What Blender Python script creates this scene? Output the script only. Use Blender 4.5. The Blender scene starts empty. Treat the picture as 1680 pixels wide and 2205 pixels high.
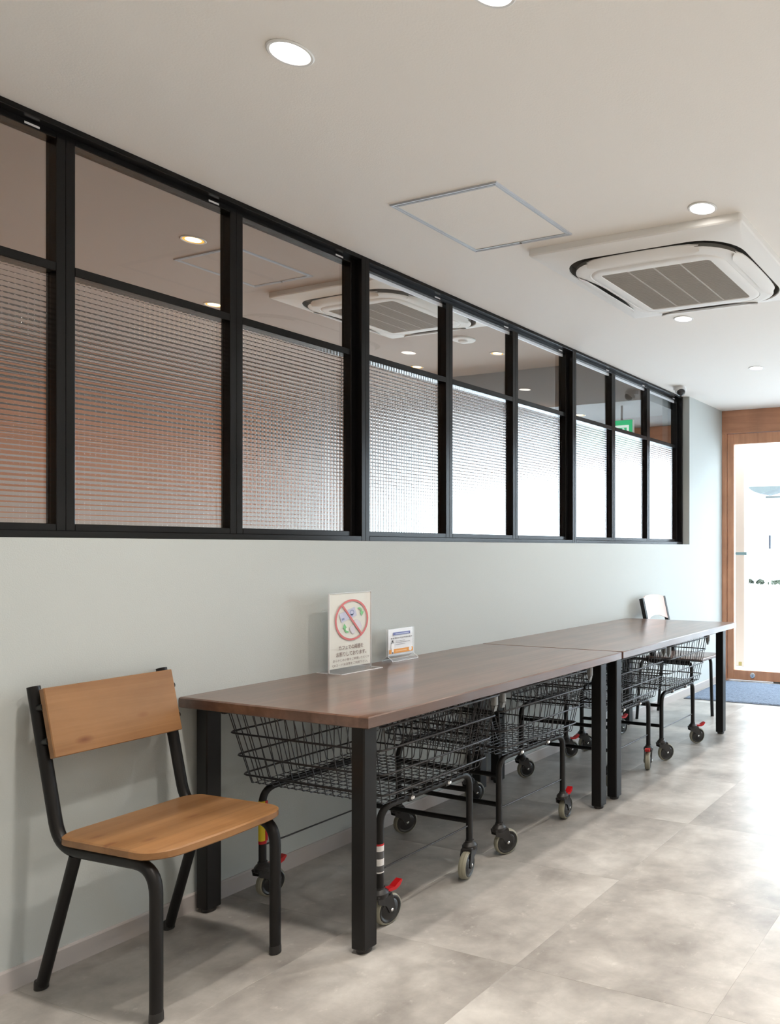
import bpy, math, random
import numpy as np
from mathutils import Vector, Matrix

random.seed(7)
S = bpy.context.scene
COL = S.collection
PI = math.pi

# ------------------------------------------------------------------ camera
F_PX, CX, HORIZON, YAW = 1654.63, 1530.0, 1180.0, math.radians(22.2225)
cam_d = bpy.data.cameras.new('camera')
cam_d.sensor_fit = 'HORIZONTAL'
cam_d.sensor_width = 36.0
cam_d.lens = 36.0 * F_PX / 1680.0
cam_d.shift_x = (840.0 - CX) / 1680.0
cam_d.shift_y = (HORIZON - 1102.5) / 1680.0
cam_d.clip_start = 0.05
cam_d.clip_end = 200
cam = bpy.data.objects.new('camera', cam_d)
COL.objects.link(cam)
cam.location = (2.6161, 0.0, 1.232)
cam.rotation_euler = (PI / 2, 0, YAW)
S.camera = cam

# ------------------------------------------------------------------ world, exposure
w = bpy.data.worlds.new('overcast_sky')
S.world = w
w.use_nodes = True
bg = w.node_tree.nodes['Background']
bg.inputs[0].default_value = (0.79, 0.90, 1.0, 1)
bg.inputs[1].default_value = 10.0
S.view_settings.view_transform = 'Standard'
S.view_settings.look = 'None'
S.view_settings.gamma = 1
S.view_settings.use_curve_mapping = False
S.view_settings.exposure = 0.0
LAMP_W = 8.9          # one white downlight of the front room
WARM_W = 19.0           # one warm downlight of the room behind the glass
S.cycles.max_bounces = 12
S.cycles.transparent_max_bounces = 24
S.cycles.caustics_reflective = False
S.cycles.caustics_refractive = True
S.cycles.sample_clamp_indirect = 6.0


def portal(name, loc, rot, sx, sy):
    l = bpy.data.lights.new(name, 'AREA')
    l.shape = 'RECTANGLE'
    l.size = sx
    l.size_y = sy
    l.cycles.is_portal = True
    o = bpy.data.objects.new(name, l)
    COL.objects.link(o)
    o.location = loc
    o.rotation_euler = rot
    o['kind'] = 'helper'
    return o


portal('daylight_portal', (1.9, 6.80, 1.15), (-PI / 2, 0, 0), 3.6, 2.3)
portal('daylight_portal', (-1.95, 6.80, 1.15), (-PI / 2, 0, 0), 3.4, 2.3)

# ------------------------------------------------------------------ materials


def new_mat(name):
    m = bpy.data.materials.new(name)
    m.use_nodes = True
    nt = m.node_tree
    return m, nt, nt.nodes['Principled BSDF']


def mat(name, col, rough=0.5, metal=0.0, spec=0.5, noise=0.0, nscale=20.0, bump=0.0, bscale=200.0):
    m, nt, p = new_mat(name)
    p.inputs['Base Color'].default_value = (*col, 1)
    p.inputs['Roughness'].default_value = rough
    p.inputs['Metallic'].default_value = metal
    p.inputs['Specular IOR Level'].default_value = spec
    if noise > 0 or bump > 0:
        tc = nt.nodes.new('ShaderNodeTexCoord')
    if noise > 0:
        n = nt.nodes.new('ShaderNodeTexNoise')
        n.inputs['Scale'].default_value = nscale
        n.inputs['Detail'].default_value = 4
        nt.links.new(tc.outputs['Object'], n.inputs['Vector'])
        mx = nt.nodes.new('ShaderNodeMix')
        mx.data_type = 'RGBA'
        nt.links.new(n.outputs['Fac'], mx.inputs[0])
        mx.inputs[6].default_value = (*[c * (1 - noise) for c in col], 1)
        mx.inputs[7].default_value = (*[min(1, c * (1 + noise)) for c in col], 1)
        nt.links.new(mx.outputs[2], p.inputs['Base Color'])
    if bump > 0:
        n2 = nt.nodes.new('ShaderNodeTexNoise')
        n2.inputs['Scale'].default_value = bscale
        nt.links.new(tc.outputs['Object'], n2.inputs['Vector'])
        b = nt.nodes.new('ShaderNodeBump')
        b.inputs['Strength'].default_value = bump
        b.inputs['Distance'].default_value = 0.002
        nt.links.new(n2.outputs['Fac'], b.inputs['Height'])
        nt.links.new(b.outputs[0], p.inputs['Normal'])
    return m


def emis(name, col, strength):
    m = bpy.data.materials.new(name)
    m.use_nodes = True
    nt = m.node_tree
    nt.nodes.clear()
    e = nt.nodes.new('ShaderNodeEmission')
    e.inputs[0].default_value = (*col, 1)
    e.inputs[1].default_value = strength
    o = nt.nodes.new('ShaderNodeOutputMaterial')
    nt.links.new(e.outputs[0], o.inputs[0])
    return m


def thin_glass(name, tint=(0.96, 0.98, 0.98), gain=1.7, haze=0.0):
    """flat pane: straight-through light plus the two-surface mirror reflection"""
    m = bpy.data.materials.new(name)
    m.use_nodes = True
    nt = m.node_tree
    nt.nodes.clear()
    tr = nt.nodes.new('ShaderNodeBsdfTransparent')
    tr.inputs[0].default_value = (*tint, 1)
    gl = nt.nodes.new('ShaderNodeBsdfGlossy')
    gl.inputs['Roughness'].default_value = 0.0
    fr = nt.nodes.new('ShaderNodeFresnel')
    fr.inputs[0].default_value = 1.5
    mu = nt.nodes.new('ShaderNodeMath')
    mu.operation = 'MULTIPLY'
    mu.use_clamp = True
    mu.inputs[1].default_value = gain
    mx = nt.nodes.new('ShaderNodeMixShader')
    geo = nt.nodes.new('ShaderNodeNewGeometry')
    # only the entering face mirrors, so a pane does not count its reflection twice
    inv = nt.nodes.new('ShaderNodeMath')
    inv.operation = 'SUBTRACT'
    inv.inputs[0].default_value = 1.0
    nt.links.new(geo.outputs['Backfacing'], inv.inputs[1])
    mu2 = nt.nodes.new('ShaderNodeMath')
    mu2.operation = 'MULTIPLY'
    nt.links.new(fr.outputs[0], mu.inputs[0])
    nt.links.new(mu.outputs[0], mu2.inputs[0])
    nt.links.new(inv.outputs[0], mu2.inputs[1])
    nt.links.new(mu2.outputs[0], mx.inputs[0])
    nt.links.new(tr.outputs[0], mx.inputs[1])
    nt.links.new(gl.outputs[0], mx.inputs[2])
    last = mx.outputs[0]
    if haze > 0:
        df = nt.nodes.new('ShaderNodeBsdfDiffuse')
        df.inputs[0].default_value = (0.9, 0.92, 0.95, 1)
        m2 = nt.nodes.new('ShaderNodeMixShader')
        m2.inputs[0].default_value = haze
        nt.links.new(last, m2.inputs[1])
        nt.links.new(df.outputs[0], m2.inputs[2])
        last = m2.outputs[0]
    o = nt.nodes.new('ShaderNodeOutputMaterial')
    nt.links.new(last, o.inputs[0])
    return m


def real_glass(name):
    m = bpy.data.materials.new(name)
    m.use_nodes = True
    nt = m.node_tree
    nt.nodes.clear()
    g = nt.nodes.new('ShaderNodeBsdfGlass')
    g.inputs['Roughness'].default_value = 0.05
    g.inputs['IOR'].default_value = 1.5
    g.inputs[0].default_value = (0.97, 0.98, 0.98, 1)
    o = nt.nodes.new('ShaderNodeOutputMaterial')
    nt.links.new(g.outputs[0], o.inputs[0])
    return m


def wood(name, dark, light, axis='y', rough=0.4, board=0.1, knots=False, knot_col=(0.1, 0.04, 0.02), gscale=1.0, coat=0.0):
    """stained boards: long grain noise, per-board tone, optional knots"""
    m, nt, p = new_mat(name)
    N, L = nt.nodes.new, nt.links.new
    tc = N('ShaderNodeTexCoord')
    mp = N('ShaderNodeMapping')
    sc = {'x': (1.5, 26, 26), 'y': (26, 1.5, 26), 'z': (26, 26, 1.5)}[axis]
    mp.inputs['Scale'].default_value = [s * gscale for s in sc]
    L(tc.outputs['Object'], mp.inputs['Vector'])
    n = N('ShaderNodeTexNoise')
    n.inputs['Scale'].default_value = 1.0
    n.inputs['Detail'].default_value = 7
    n.inputs['Roughness'].default_value = 0.62
    n.inputs['Distortion'].default_value = 0.5
    L(mp.outputs[0], n.inputs['Vector'])
    cr = N('ShaderNodeValToRGB')
    cr.color_ramp.elements[0].position = 0.3
    cr.color_ramp.elements[1].position = 0.72
    cr.color_ramp.elements[0].color = (*dark, 1)
    cr.color_ramp.elements[1].color = (*light, 1)
    L(n.outputs['Fac'], cr.inputs[0])
    # boards
    sep = N('ShaderNodeSeparateXYZ')
    L(tc.outputs['Object'], sep.inputs[0])
    across = {'x': 'Y', 'y': 'X', 'z': 'X'}[axis]
    dv = N('ShaderNodeMath')
    dv.operation = 'DIVIDE'
    dv.inputs[1].default_value = board
    L(sep.outputs[across], dv.inputs[0])
    fl = N('ShaderNodeMath')
    fl.operation = 'FLOOR'
    L(dv.outputs[0], fl.inputs[0])
    wn = N('ShaderNodeTexWhiteNoise')
    wn.noise_dimensions = '1D'
    L(fl.outputs[0], wn.inputs['W'])
    mr = N('ShaderNodeMapRange')
    mr.inputs['To Min'].default_value = 0.86
    mr.inputs['To Max'].default_value = 1.14
    L(wn.outputs['Value'], mr.inputs['Value'])
    mul = N('ShaderNodeVectorMath')
    mul.operation = 'SCALE'
    L(cr.outputs[0], mul.inputs[0])
    L(mr.outputs[0], mul.inputs['Scale'])
    out = mul.outputs[0]
    # broad blotches of stain
    bl = N('ShaderNodeTexNoise')
    bl.inputs['Scale'].default_value = 5
    bl.inputs['Detail'].default_value = 3
    L(tc.outputs['Object'], bl.inputs['Vector'])
    m2 = N('ShaderNodeMapRange')
    m2.inputs['From Min'].default_value = 0.3
    m2.inputs['From Max'].default_value = 0.7
    m2.inputs['To Min'].default_value = 0.85
    m2.inputs['To Max'].default_value = 1.12
    L(bl.outputs['Fac'], m2.inputs['Value'])
    mul2 = N('ShaderNodeVectorMath')
    mul2.operation = 'SCALE'
    L(out, mul2.inputs[0])
    L(m2.outputs[0], mul2.inputs['Scale'])
    out = mul2.outputs[0]
    if knots:
        mk = N('ShaderNodeMapping')
        k = {'x': (7, 14, 14), 'y': (14, 7, 14), 'z': (14, 14, 7)}[axis]
        mk.inputs['Scale'].default_value = k
        L(tc.outputs['Object'], mk.inputs['Vector'])
        vo = N('ShaderNodeTexVoronoi')
        vo.inputs['Scale'].default_value = 1.0
        vo.inputs['Randomness'].default_value = 1.0
        L(mk.outputs[0], vo.inputs['Vector'])
        c2 = N('ShaderNodeValToRGB')
        c2.color_ramp.elements[0].position = 0.03
        c2.color_ramp.elements[0].color = (1, 1, 1, 1)
        c2.color_ramp.elements[1].position = 0.2
        c2.color_ramp.elements[1].color = (0, 0, 0, 1)
        L(vo.outputs['Distance'], c2.inputs[0])
        # keep only some of the cells as knots
        th = N('ShaderNodeMath')
        th.operation = 'GREATER_THAN'
        th.inputs[1].default_value = 0.36
        sp = N('ShaderNodeSeparateColor')
        L(vo.outputs['Color'], sp.inputs[0])
        L(sp.outputs[0], th.inputs[0])
        m3 = N('ShaderNodeMath')
        m3.operation = 'MULTIPLY'
        L(c2.outputs[0], m3.inputs[0])
        L(th.outputs[0], m3.inputs[1])
        mx = N('ShaderNodeMix')
        mx.data_type = 'RGBA'
        mx.inputs[7].default_value = (*knot_col, 1)
        L(m3.outputs[0], mx.inputs[0])
        L(out, mx.inputs[6])
        out = mx.outputs[2]
    L(out, p.inputs['Base Color'])
    p.inputs['Roughness'].default_value = rough
    p.inputs['Coat Weight'].default_value = coat
    p.inputs['Coat Roughness'].default_value = 0.14
    b = N('ShaderNodeBump')
    b.inputs['Strength'].default_value = 0.12
    b.inputs['Distance'].default_value = 0.001
    L(n.outputs['Fac'], b.inputs['Height'])
    L(b.outputs[0], p.inputs['Normal'])
    return m


def tile_mat():
    m, nt, p = new_mat('concrete_look_vinyl')
    N, L = nt.nodes.new, nt.links.new
    tc = N('ShaderNodeTexCoord')
    oi = N('ShaderNodeObjectInfo')
    ad = N('ShaderNodeVectorMath')
    ad.operation = 'SCALE'
    cmb = N('ShaderNodeCombineXYZ')
    L(oi.outputs['Random'], cmb.inputs[0])
    L(oi.outputs['Random'], cmb.inputs[1])
    cmb.inputs[2].default_value = 0.3
    L(cmb.outputs[0], ad.inputs[0])
    ad.inputs['Scale'].default_value = 37.0
    av = N('ShaderNodeVectorMath')
    av.operation = 'ADD'
    L(tc.outputs['Object'], av.inputs[0])
    L(ad.outputs[0], av.inputs[1])
    n1 = N('ShaderNodeTexNoise')
    n1.inputs['Scale'].default_value = 3.2
    n1.inputs['Detail'].default_value = 8
    n1.inputs['Roughness'].default_value = 0.6
    n1.inputs['Distortion'].default_value = 0.15
    L(av.outputs[0], n1.inputs['Vector'])
    cr = N('ShaderNodeValToRGB')
    e = cr.color_ramp.elements
    e[0].position = 0.30
    e[0].color = (0.238, 0.222, 0.205, 1)
    e[1].position = 0.74
    e[1].color = (0.585, 0.565, 0.535, 1)
    k = e.new(0.5)
    k.color = (0.390, 0.370, 0.345, 1)
    L(n1.outputs['Fac'], cr.inputs[0])
    n2 = N('ShaderNodeTexNoise')
    n2.inputs['Scale'].default_value = 22
    n2.inputs['Detail'].default_value = 6
    n2.inputs['Roughness'].default_value = 0.7
    L(av.outputs[0], n2.inputs['Vector'])
    c2 = N('ShaderNodeValToRGB')
    c2.color_ramp.elements[0].position = 0.60
    c2.color_ramp.elements[0].color = (0, 0, 0, 1)
    c2.color_ramp.elements[1].position = 0.78
    c2.color_ramp.elements[1].color = (0.55, 0.55, 0.55, 1)
    L(n2.outputs['Fac'], c2.inputs[0])
    mx = N('ShaderNodeMix')
    mx.data_type = 'RGBA'
    L(c2.outputs[0], mx.inputs[0])
    L(cr.outputs[0], mx.inputs[6])
    mx.inputs[7].default_value = (0.68, 0.65, 0.61, 1)
    mr = N('ShaderNodeMapRange')
    mr.inputs['To Min'].default_value = 0.93
    mr.inputs['To Max'].default_value = 1.07
    L(oi.outputs['Random'], mr.inputs['Value'])
    mp3 = N('ShaderNodeMapping')
    mp3.inputs['Scale'].default_value = (7, 14, 7)
    mp3.inputs['Rotation'].default_value = (0, 0, 0.9)
    L(av.outputs[0], mp3.inputs['Vector'])
    n3 = N('ShaderNodeTexNoise')
    n3.inputs['Scale'].default_value = 1.0
    n3.inputs['Detail'].default_value = 9
    n3.inputs['Roughness'].default_value = 0.62
    n3.inputs['Distortion'].default_value = 0.8
    L(mp3.outputs[0], n3.inputs['Vector'])
    m4 = N('ShaderNodeMapRange')
    m4.inputs['From Min'].default_value = 0.3
    m4.inputs['From Max'].default_value = 0.7
    m4.inputs['To Min'].default_value = 0.88
    m4.inputs['To Max'].default_value = 1.12
    L(n3.outputs['Fac'], m4.inputs['Value'])
    sc0 = N('ShaderNodeVectorMath')
    sc0.operation = 'SCALE'
    L(mx.outputs[2], sc0.inputs[0])
    L(m4.outputs[0], sc0.inputs['Scale'])
    sc = N('ShaderNodeVectorMath')
    sc.operation = 'SCALE'
    L(sc0.outputs[0], sc.inputs[0])
    L(mr.outputs[0], sc.inputs['Scale'])
    L(sc.outputs[0], p.inputs['Base Color'])
    rr = N('ShaderNodeMapRange')
    rr.inputs['To Min'].default_value = 0.24
    rr.inputs['To Max'].default_value = 0.40
    L(n1.outputs['Fac'], rr.inputs['Value'])
    L(rr.outputs[0], p.inputs['Roughness'])
    b = N('ShaderNodeBump')
    b.inputs['Strength'].default_value = 0.15
    b.inputs['Distance'].default_value = 0.0015
    L(n1.outputs['Fac'], b.inputs['Height'])
    L(b.outputs[0], p.inputs['Normal'])
    return m


M = {}
M['wall'] = mat('sage_grey_wallpaper', (0.525, 0.56, 0.55), 0.85, noise=0.015, nscale=3, bump=0.25, bscale=260)
M['ceiling'] = mat('warm_white_ceiling_paint', (0.89, 0.855, 0.81), 0.9, bump=0.15, bscale=180)
M['plaster'] = mat('white_plaster', (0.78, 0.77, 0.74), 0.9, bump=0.1)
M['base'] = mat('pale_grey_vinyl_skirting', (0.50, 0.465, 0.45), 0.5)
M['tile'] = tile_mat()
M['sub'] = mat('dark_screed', (0.12, 0.11, 0.10), 0.9)
M['black'] = mat('black_anodised_frame', (0.006, 0.006, 0.0065), 0.22, spec=0.30)
M['steel'] = mat('black_powder_coat', (0.008, 0.0075, 0.0075), 0.38, spec=0.3, bump=0.05, bscale=600)
M['wire'] = mat('charcoal_coated_wire', (0.035, 0.033, 0.034), 0.32, metal=0.35)
M['plastic'] = mat('black_plastic', (0.018, 0.017, 0.017), 0.38)
M['hub'] = mat('black_wheel_disc', (0.012, 0.012, 0.012), 0.25)
M['tread'] = mat('olive_grey_rubber', (0.27, 0.26, 0.20), 0.55)
M['chrome'] = mat('chrome', (0.8, 0.8, 0.8), 0.18, metal=1)
M['red'] = mat('red_plastic', (0.50, 0.008, 0.012), 0.35)
M['greycap'] = mat('grey_plastic', (0.27, 0.28, 0.28), 0.4)
M['darkcap'] = mat('dark_grey_plastic', (0.06, 0.06, 0.06), 0.45)
M['yellow'] = mat('yellow_label', (0.75, 0.58, 0.02), 0.5)
M['white_label'] = mat('white_label', (0.75, 0.73, 0.72), 0.5)
M['table'] = wood('dark_walnut_stain', (0.092, 0.044, 0.028), (0.175, 0.092, 0.060), 'y', 0.34, 0.095, coat=0.6)
M['chairwood'] = wood('honey_stained_pine', (0.255, 0.118, 0.042), (0.40, 0.21, 0.088), 'y', 0.42, 0.075, knots=True, knot_col=(0.17, 0.062, 0.025), gscale=0.75)
M['doorwood'] = wood('reddish_brown_door_wood', (0.52, 0.245, 0.140), (0.67, 0.345, 0.205), 'z', 0.5, 0.6)
M['headwood'] = wood('reddish_brown_header_wood', (0.42, 0.19, 0.108), (0.54, 0.265, 0.155), 'x', 0.5, 0.9)
M['palewood'] = mat('pale_laminate', (0.62, 0.50, 0.46), 0.35, noise=0.05, nscale=8)
M['seatwood'] = mat('dark_brown_seat', (0.15, 0.10, 0.085), 0.22, noise=0.08, nscale=14)
M['acwhite'] = mat('ivory_plastic', (0.88, 0.87, 0.85), 0.65, spec=0.2)
M['acgrey'] = mat('air_inlet_grey', (0.40, 0.365, 0.32), 0.7)
M['acrib'] = mat('air_inlet_rib', (0.46, 0.425, 0.385), 0.7)
M['acdark'] = mat('dark_grey_gap_shade', (0.20, 0.19, 0.17), 0.8)  # dark grey; on the cassette it stands for shade in the louver gaps
M['alu'] = mat('satin_aluminium', (0.52, 0.55, 0.60), 0.5, metal=0.15)
M['lampw'] = emis('white_led', (1.0, 0.95, 0.88), 12)
M['lampo'] = emis('warm_led', (1.0, 0.80, 0.45), 5)
M['lampo2'] = emis('warm_led_reflector', (1.0, 0.42, 0.07), 1.6)
M['trimw'] = mat('white_lamp_trim', (0.8, 0.8, 0.79), 0.5)
M['clear'] = thin_glass('clear_window_glass')
M['doorglass'] = thin_glass('clear_door_glass', (0.97, 0.985, 0.98), 1.3)
M['checker'] = real_glass('checker_relief_glass')
M['acrylic'] = thin_glass('clear_acrylic', (0.99, 0.99, 0.99), 1.2, 0.05)
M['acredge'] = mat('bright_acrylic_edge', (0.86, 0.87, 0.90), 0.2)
M['paper'] = mat('ivory_paper', (0.93, 0.935, 0.86), 0.6)
M['paperw'] = mat('white_paper', (0.93, 0.93, 0.94), 0.6)
M['ink_red'] = mat('red_ink', (0.66, 0.19, 0.19), 0.6)
M['ink_pink'] = mat('faded_red_ink', (0.62, 0.10, 0.10), 0.6)
M['ink_brown'] = mat('brown_ink', (0.21, 0.14, 0.12), 0.6)
M['ink_lav'] = mat('lavender_ink', (0.56, 0.58, 0.72), 0.6)
M['ink_lavd'] = mat('deep_lavender_ink', (0.27, 0.32, 0.50), 0.6)
M['ink_coin'] = mat('coin_grey_ink', (0.66, 0.64, 0.70), 0.6)
M['ink_green'] = mat('green_ink', (0.22, 0.58, 0.26), 0.6)
M['ink_blue'] = mat('blue_ink', (0.17, 0.20, 0.46), 0.5)
M['ink_blue2'] = mat('light_blue_ink', (0.45, 0.52, 0.72), 0.5)
M['ink_orange'] = mat('orange_ink', (0.82, 0.36, 0.08), 0.5)
M['ink_orange2'] = mat('light_orange_ink', (0.88, 0.55, 0.28), 0.5)
M['ink_dark'] = mat('dark_ink', (0.08, 0.08, 0.085), 0.5)
M['ink_grey'] = mat('grey_ink', (0.35, 0.35, 0.36), 0.5)
M['mat'] = mat('blue_grey_carpet', (0.16, 0.20, 0.27), 0.95, noise=0.55, nscale=90, bump=0.9, bscale=160)
M['matedge'] = mat('dark_rubber_edge', (0.02, 0.02, 0.025), 0.7)
M['railglint'] = mat('painted_daylight_glint', (0.85, 0.88, 0.92), 0.35)  # pale strip painted for daylight reflected under the top rail
M['domew'] = mat('white_camera_housing', (0.78, 0.78, 0.78), 0.4)
M['domek'] = mat('smoked_dome', (0.02, 0.02, 0.022), 0.12)
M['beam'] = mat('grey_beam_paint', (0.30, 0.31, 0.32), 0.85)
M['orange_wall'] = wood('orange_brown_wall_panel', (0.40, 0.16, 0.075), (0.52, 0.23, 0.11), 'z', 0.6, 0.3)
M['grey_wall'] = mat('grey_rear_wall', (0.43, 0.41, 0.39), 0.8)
M['counter'] = mat('dark_counter', (0.10, 0.085, 0.07), 0.5)
M['green'] = emis('lit_green_sign', (0.03, 0.62, 0.26), 0.85)
M['greenw'] = emis('lit_white_sign', (0.85, 1.0, 0.9), 0.95)
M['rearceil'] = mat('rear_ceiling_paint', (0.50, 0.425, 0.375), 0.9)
M['street'] = mat('pale_street', (0.62, 0.63, 0.64), 0.9)
M['facade'] = mat('white_facade', (0.80, 0.81, 0.83), 0.8)
M['facade2'] = mat('grey_facade_glass', (0.07, 0.075, 0.09), 0.3)
M['pillar'] = mat('beige_pillar_paint', (0.56, 0.50, 0.44), 0.8)
M['leaf'] = mat('hedge_leaf', (0.055, 0.07, 0.045), 0.8, noise=0.5, nscale=12)
M['awning'] = mat('grey_green_awning', (0.085, 0.10, 0.10), 0.7)
M['plate'] = mat('pale_teal_plate', (0.30, 0.45, 0.48), 0.5)

# ------------------------------------------------------------------ mesh helpers


class MB:
    def __init__(s):
        s.v, s.f, s.m = [], [], []

    def add(s, vs, fs, mi=0):
        o = len(s.v)
        s.v += [tuple(x) for x in vs]
        s.f += [tuple(i + o for i in f) for f in fs]
        s.m += [mi] * len(fs)

    def box(s, x0, x1, y0, y1, z0, z1, mi=0, mtx=None):
        vs = [(x0, y0, z0), (x1, y0, z0), (x1, y1, z0), (x0, y1, z0), (x0, y0, z1), (x1, y0, z1), (x1, y1, z1), (x0, y1, z1)]
        if mtx is not None:
            vs = [mtx @ Vector(q) for q in vs]
        s.add(vs, [(0, 3, 2, 1), (4, 5, 6, 7), (0, 1, 5, 4), (1, 2, 6, 5), (2, 3, 7, 6), (3, 0, 4, 7)], mi)

    def cbox(s, x0, x1, y0, y1, z0, z1, c=0.002, mi=0, mtx=None):
        """box with chamfered edges"""
        vs = []
        for x, y, z in [(a, b, d) for a in (0, 1) for b in (0, 1) for d in (0, 1)]:
            X, Y, Z = (x1 if x else x0), (y1 if y else y0), (z1 if z else z0)
            sx, sy, sz = (-1 if x else 1), (-1 if y else 1), (-1 if z else 1)
            vs += [(X, Y + sy * c, Z + sz * c), (X + sx * c, Y, Z + sz * c), (X + sx * c, Y + sy * c, Z)]
        if mtx is not None:
            vs = [mtx @ Vector(q) for q in vs]
        idx = lambda a, b, d, k: (a * 4 + b * 2 + d) * 3 + k
        fs = []
        fs.append((idx(0, 0, 0, 0), idx(0, 0, 1, 0), idx(0, 1, 1, 0), idx(0, 1, 0, 0)))
        fs.append((idx(1, 0, 0, 0), idx(1, 1, 0, 0), idx(1, 1, 1, 0), idx(1, 0, 1, 0)))
        fs.append((idx(0, 0, 0, 1), idx(1, 0, 0, 1), idx(1, 0, 1, 1), idx(0, 0, 1, 1)))
        fs.append((idx(0, 1, 0, 1), idx(0, 1, 1, 1), idx(1, 1, 1, 1), idx(1, 1, 0, 1)))
        fs.append((idx(0, 0, 0, 2), idx(0, 1, 0, 2), idx(1, 1, 0, 2), idx(1, 0, 0, 2)))
        fs.append((idx(0, 0, 1, 2), idx(1, 0, 1, 2), idx(1, 1, 1, 2), idx(0, 1, 1, 2)))
        for b in (0, 1):
            for d in (0, 1):
                fs.append((idx(0, b, d, 1), idx(1, b, d, 1), idx(1, b, d, 2), idx(0, b, d, 2)))
        for a in (0, 1):
            for d in (0, 1):
                fs.append((idx(a, 0, d, 0), idx(a, 1, d, 0), idx(a, 1, d, 2), idx(a, 0, d, 2)))
        for a in (0, 1):
            for b in (0, 1):
                fs.append((idx(a, b, 0, 0), idx(a, b, 1, 0), idx(a, b, 1, 1), idx(a, b, 0, 1)))
        for a in (0, 1):
            for b in (0, 1):
                for d in (0, 1):
                    fs.append((idx(a, b, d, 0), idx(a, b, d, 1), idx(a, b, d, 2)))
        s.add(vs, fs, mi)

    def tube(s, pts, r, n=8, closed=False, mi=0, radii=None):
        P = [Vector(p) for p in pts]
        k = len(P)
        tang = []
        for i in range(k):
            if closed:
                t = P[(i + 1) % k] - P[i - 1]
            elif i == 0:
                t = P[1] - P[0]
            elif i == k - 1:
                t = P[-1] - P[-2]
            else:
                t = (P[i + 1] - P[i]).normalized() + (P[i] - P[i - 1]).normalized()
            tang.append(t.normalized())
        up = Vector((0, 0, 1)) if abs(tang[0].z) < 0.9 else Vector((1, 0, 0))
        nrm = tang[0].cross(up).normalized()
        vs = []
        for i in range(k):
            if i:
                q = tang[i - 1].rotation_difference(tang[i])
                nrm = (q @ nrm).normalized()
            b = tang[i].cross(nrm).normalized()
            rr = radii[i] if radii else r
            for j in range(n):
                a = 2 * PI * j / n
                vs.append(P[i] + rr * (math.cos(a) * nrm + math.sin(a) * b))
        fs = []
        for i in range(k if closed else k - 1):
            i2 = (i + 1) % k
            for j in range(n):
                j2 = (j + 1) % n
                fs.append((i * n + j, i * n + j2, i2 * n + j2, i2 * n + j))
        if not closed:
            fs.append(tuple(range(n - 1, -1, -1)))
            fs.append(tuple((k - 1) * n + j for j in range(n)))
        s.add(vs, fs, mi)

    def cyl(s, c, axis, r, h, n=24, mi=0, r2=None):
        c = Vector(c)
        ax = Vector(axis).normalized()
        s.tube([c - ax * h / 2, c + ax * h / 2], r, n, mi=mi, radii=[r, r if r2 is None else r2])

    def lathe(s, c, axis, prof, n=28, mi=0, ring=False):
        """prof: list of (radius, height along axis), closed ends"""
        c = Vector(c)
        ax = Vector(axis).normalized()
        up = Vector((0, 0, 1)) if abs(ax.z) < 0.9 else Vector((1, 0, 0))
        a1 = ax.cross(up).normalized()
        a2 = ax.cross(a1).normalized()
        vs, fs = [], []
        for r, h in prof:
            for j in range(n):
                a = 2 * PI * j / n
                vs.append(c + ax * h + max(r, 1e-5) * (math.cos(a) * a1 + math.sin(a) * a2))
        k = len(prof)
        for i in range(k if ring else k - 1):
            i2 = (i + 1) % k
            for j in range(n):
                j2 = (j + 1) % n
                fs.append((i * n + j, i * n + j2, i2 * n + j2, i2 * n + j))
        if not ring:
            fs.append(tuple(range(n - 1, -1, -1)))
            fs.append(tuple((k - 1) * n + j for j in range(n)))
        s.add(vs, fs, mi)

    def prism(s, poly, axis, a0, a1, mi=0, mtx=None):
        """poly: 2-D outline; axis x: (y,z), y: (x,z), z: (x,y)"""
        def p3(q, a):
            return {'x': (a, q[0], q[1]), 'y': (q[0], a, q[1]), 'z': (q[0], q[1], a)}[axis]
        n = len(poly)
        vs = [p3(q, a0) for q in poly] + [p3(q, a1) for q in poly]
        if mtx is not None:
            vs = [mtx @ Vector(q) for q in vs]
        fs = [tuple(range(n - 1, -1, -1)), tuple(range(n, 2 * n))]
        for i in range(n):
            j = (i + 1) % n
            fs.append((i, j, n + j, n + i))
        s.add(vs, fs, mi)

    def loft(s, loops, mi=0, cap0=False, cap1=False):
        n = len(loops[0])
        vs = [q for lp in loops for q in lp]
        fs = []
        for i in range(len(loops) - 1):
            for j in range(n):
                j2 = (j + 1) % n
                fs.append((i * n + j, i * n + j2, (i + 1) * n + j2, (i + 1) * n + j))
        if cap0:
            fs.append(tuple(range(n - 1, -1, -1)))
        if cap1:
            fs.append(tuple((len(loops) - 1) * n + j for j in range(n)))
        s.add(vs, fs, mi)

    def mesh(s, name, mats, smooth=35):
        me = bpy.data.meshes.new(name)
        me.from_pydata(s.v, [], s.f)
        for m in (mats if isinstance(mats, (list, tuple)) else [mats]):
            me.materials.append(m)
        if any(s.m):
            me.polygons.foreach_set('material_index', s.m)
        import bmesh
        bm = bmesh.new()
        bm.from_mesh(me)
        bmesh.ops.recalc_face_normals(bm, faces=bm.faces)
        bm.to_mesh(me)
        bm.free()
        if smooth:
            me.polygons.foreach_set('use_smooth', [True] * len(me.polygons))
            me.set_sharp_from_angle(angle=math.radians(smooth))
        me.update()
        return me

    def build(s, name, mats, parent=None, smooth=35, **kw):
        return put(name, s.mesh(name, mats, smooth), parent, **kw)


def put(name, me, parent=None, loc=None, rotz=None, label=None, cat=None, group=None, kind=None):
    o = bpy.data.objects.new(name, me)
    COL.objects.link(o)
    if parent is not None:
        o.parent = parent
    if loc is not None:
        o.location = loc
    if rotz is not None:
        o.rotation_euler = (0, 0, rotz)
    if label:
        o['label'] = label
    if cat:
        o['category'] = cat
    if group:
        o['group'] = group
    if kind:
        o['kind'] = kind
    return o


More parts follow.
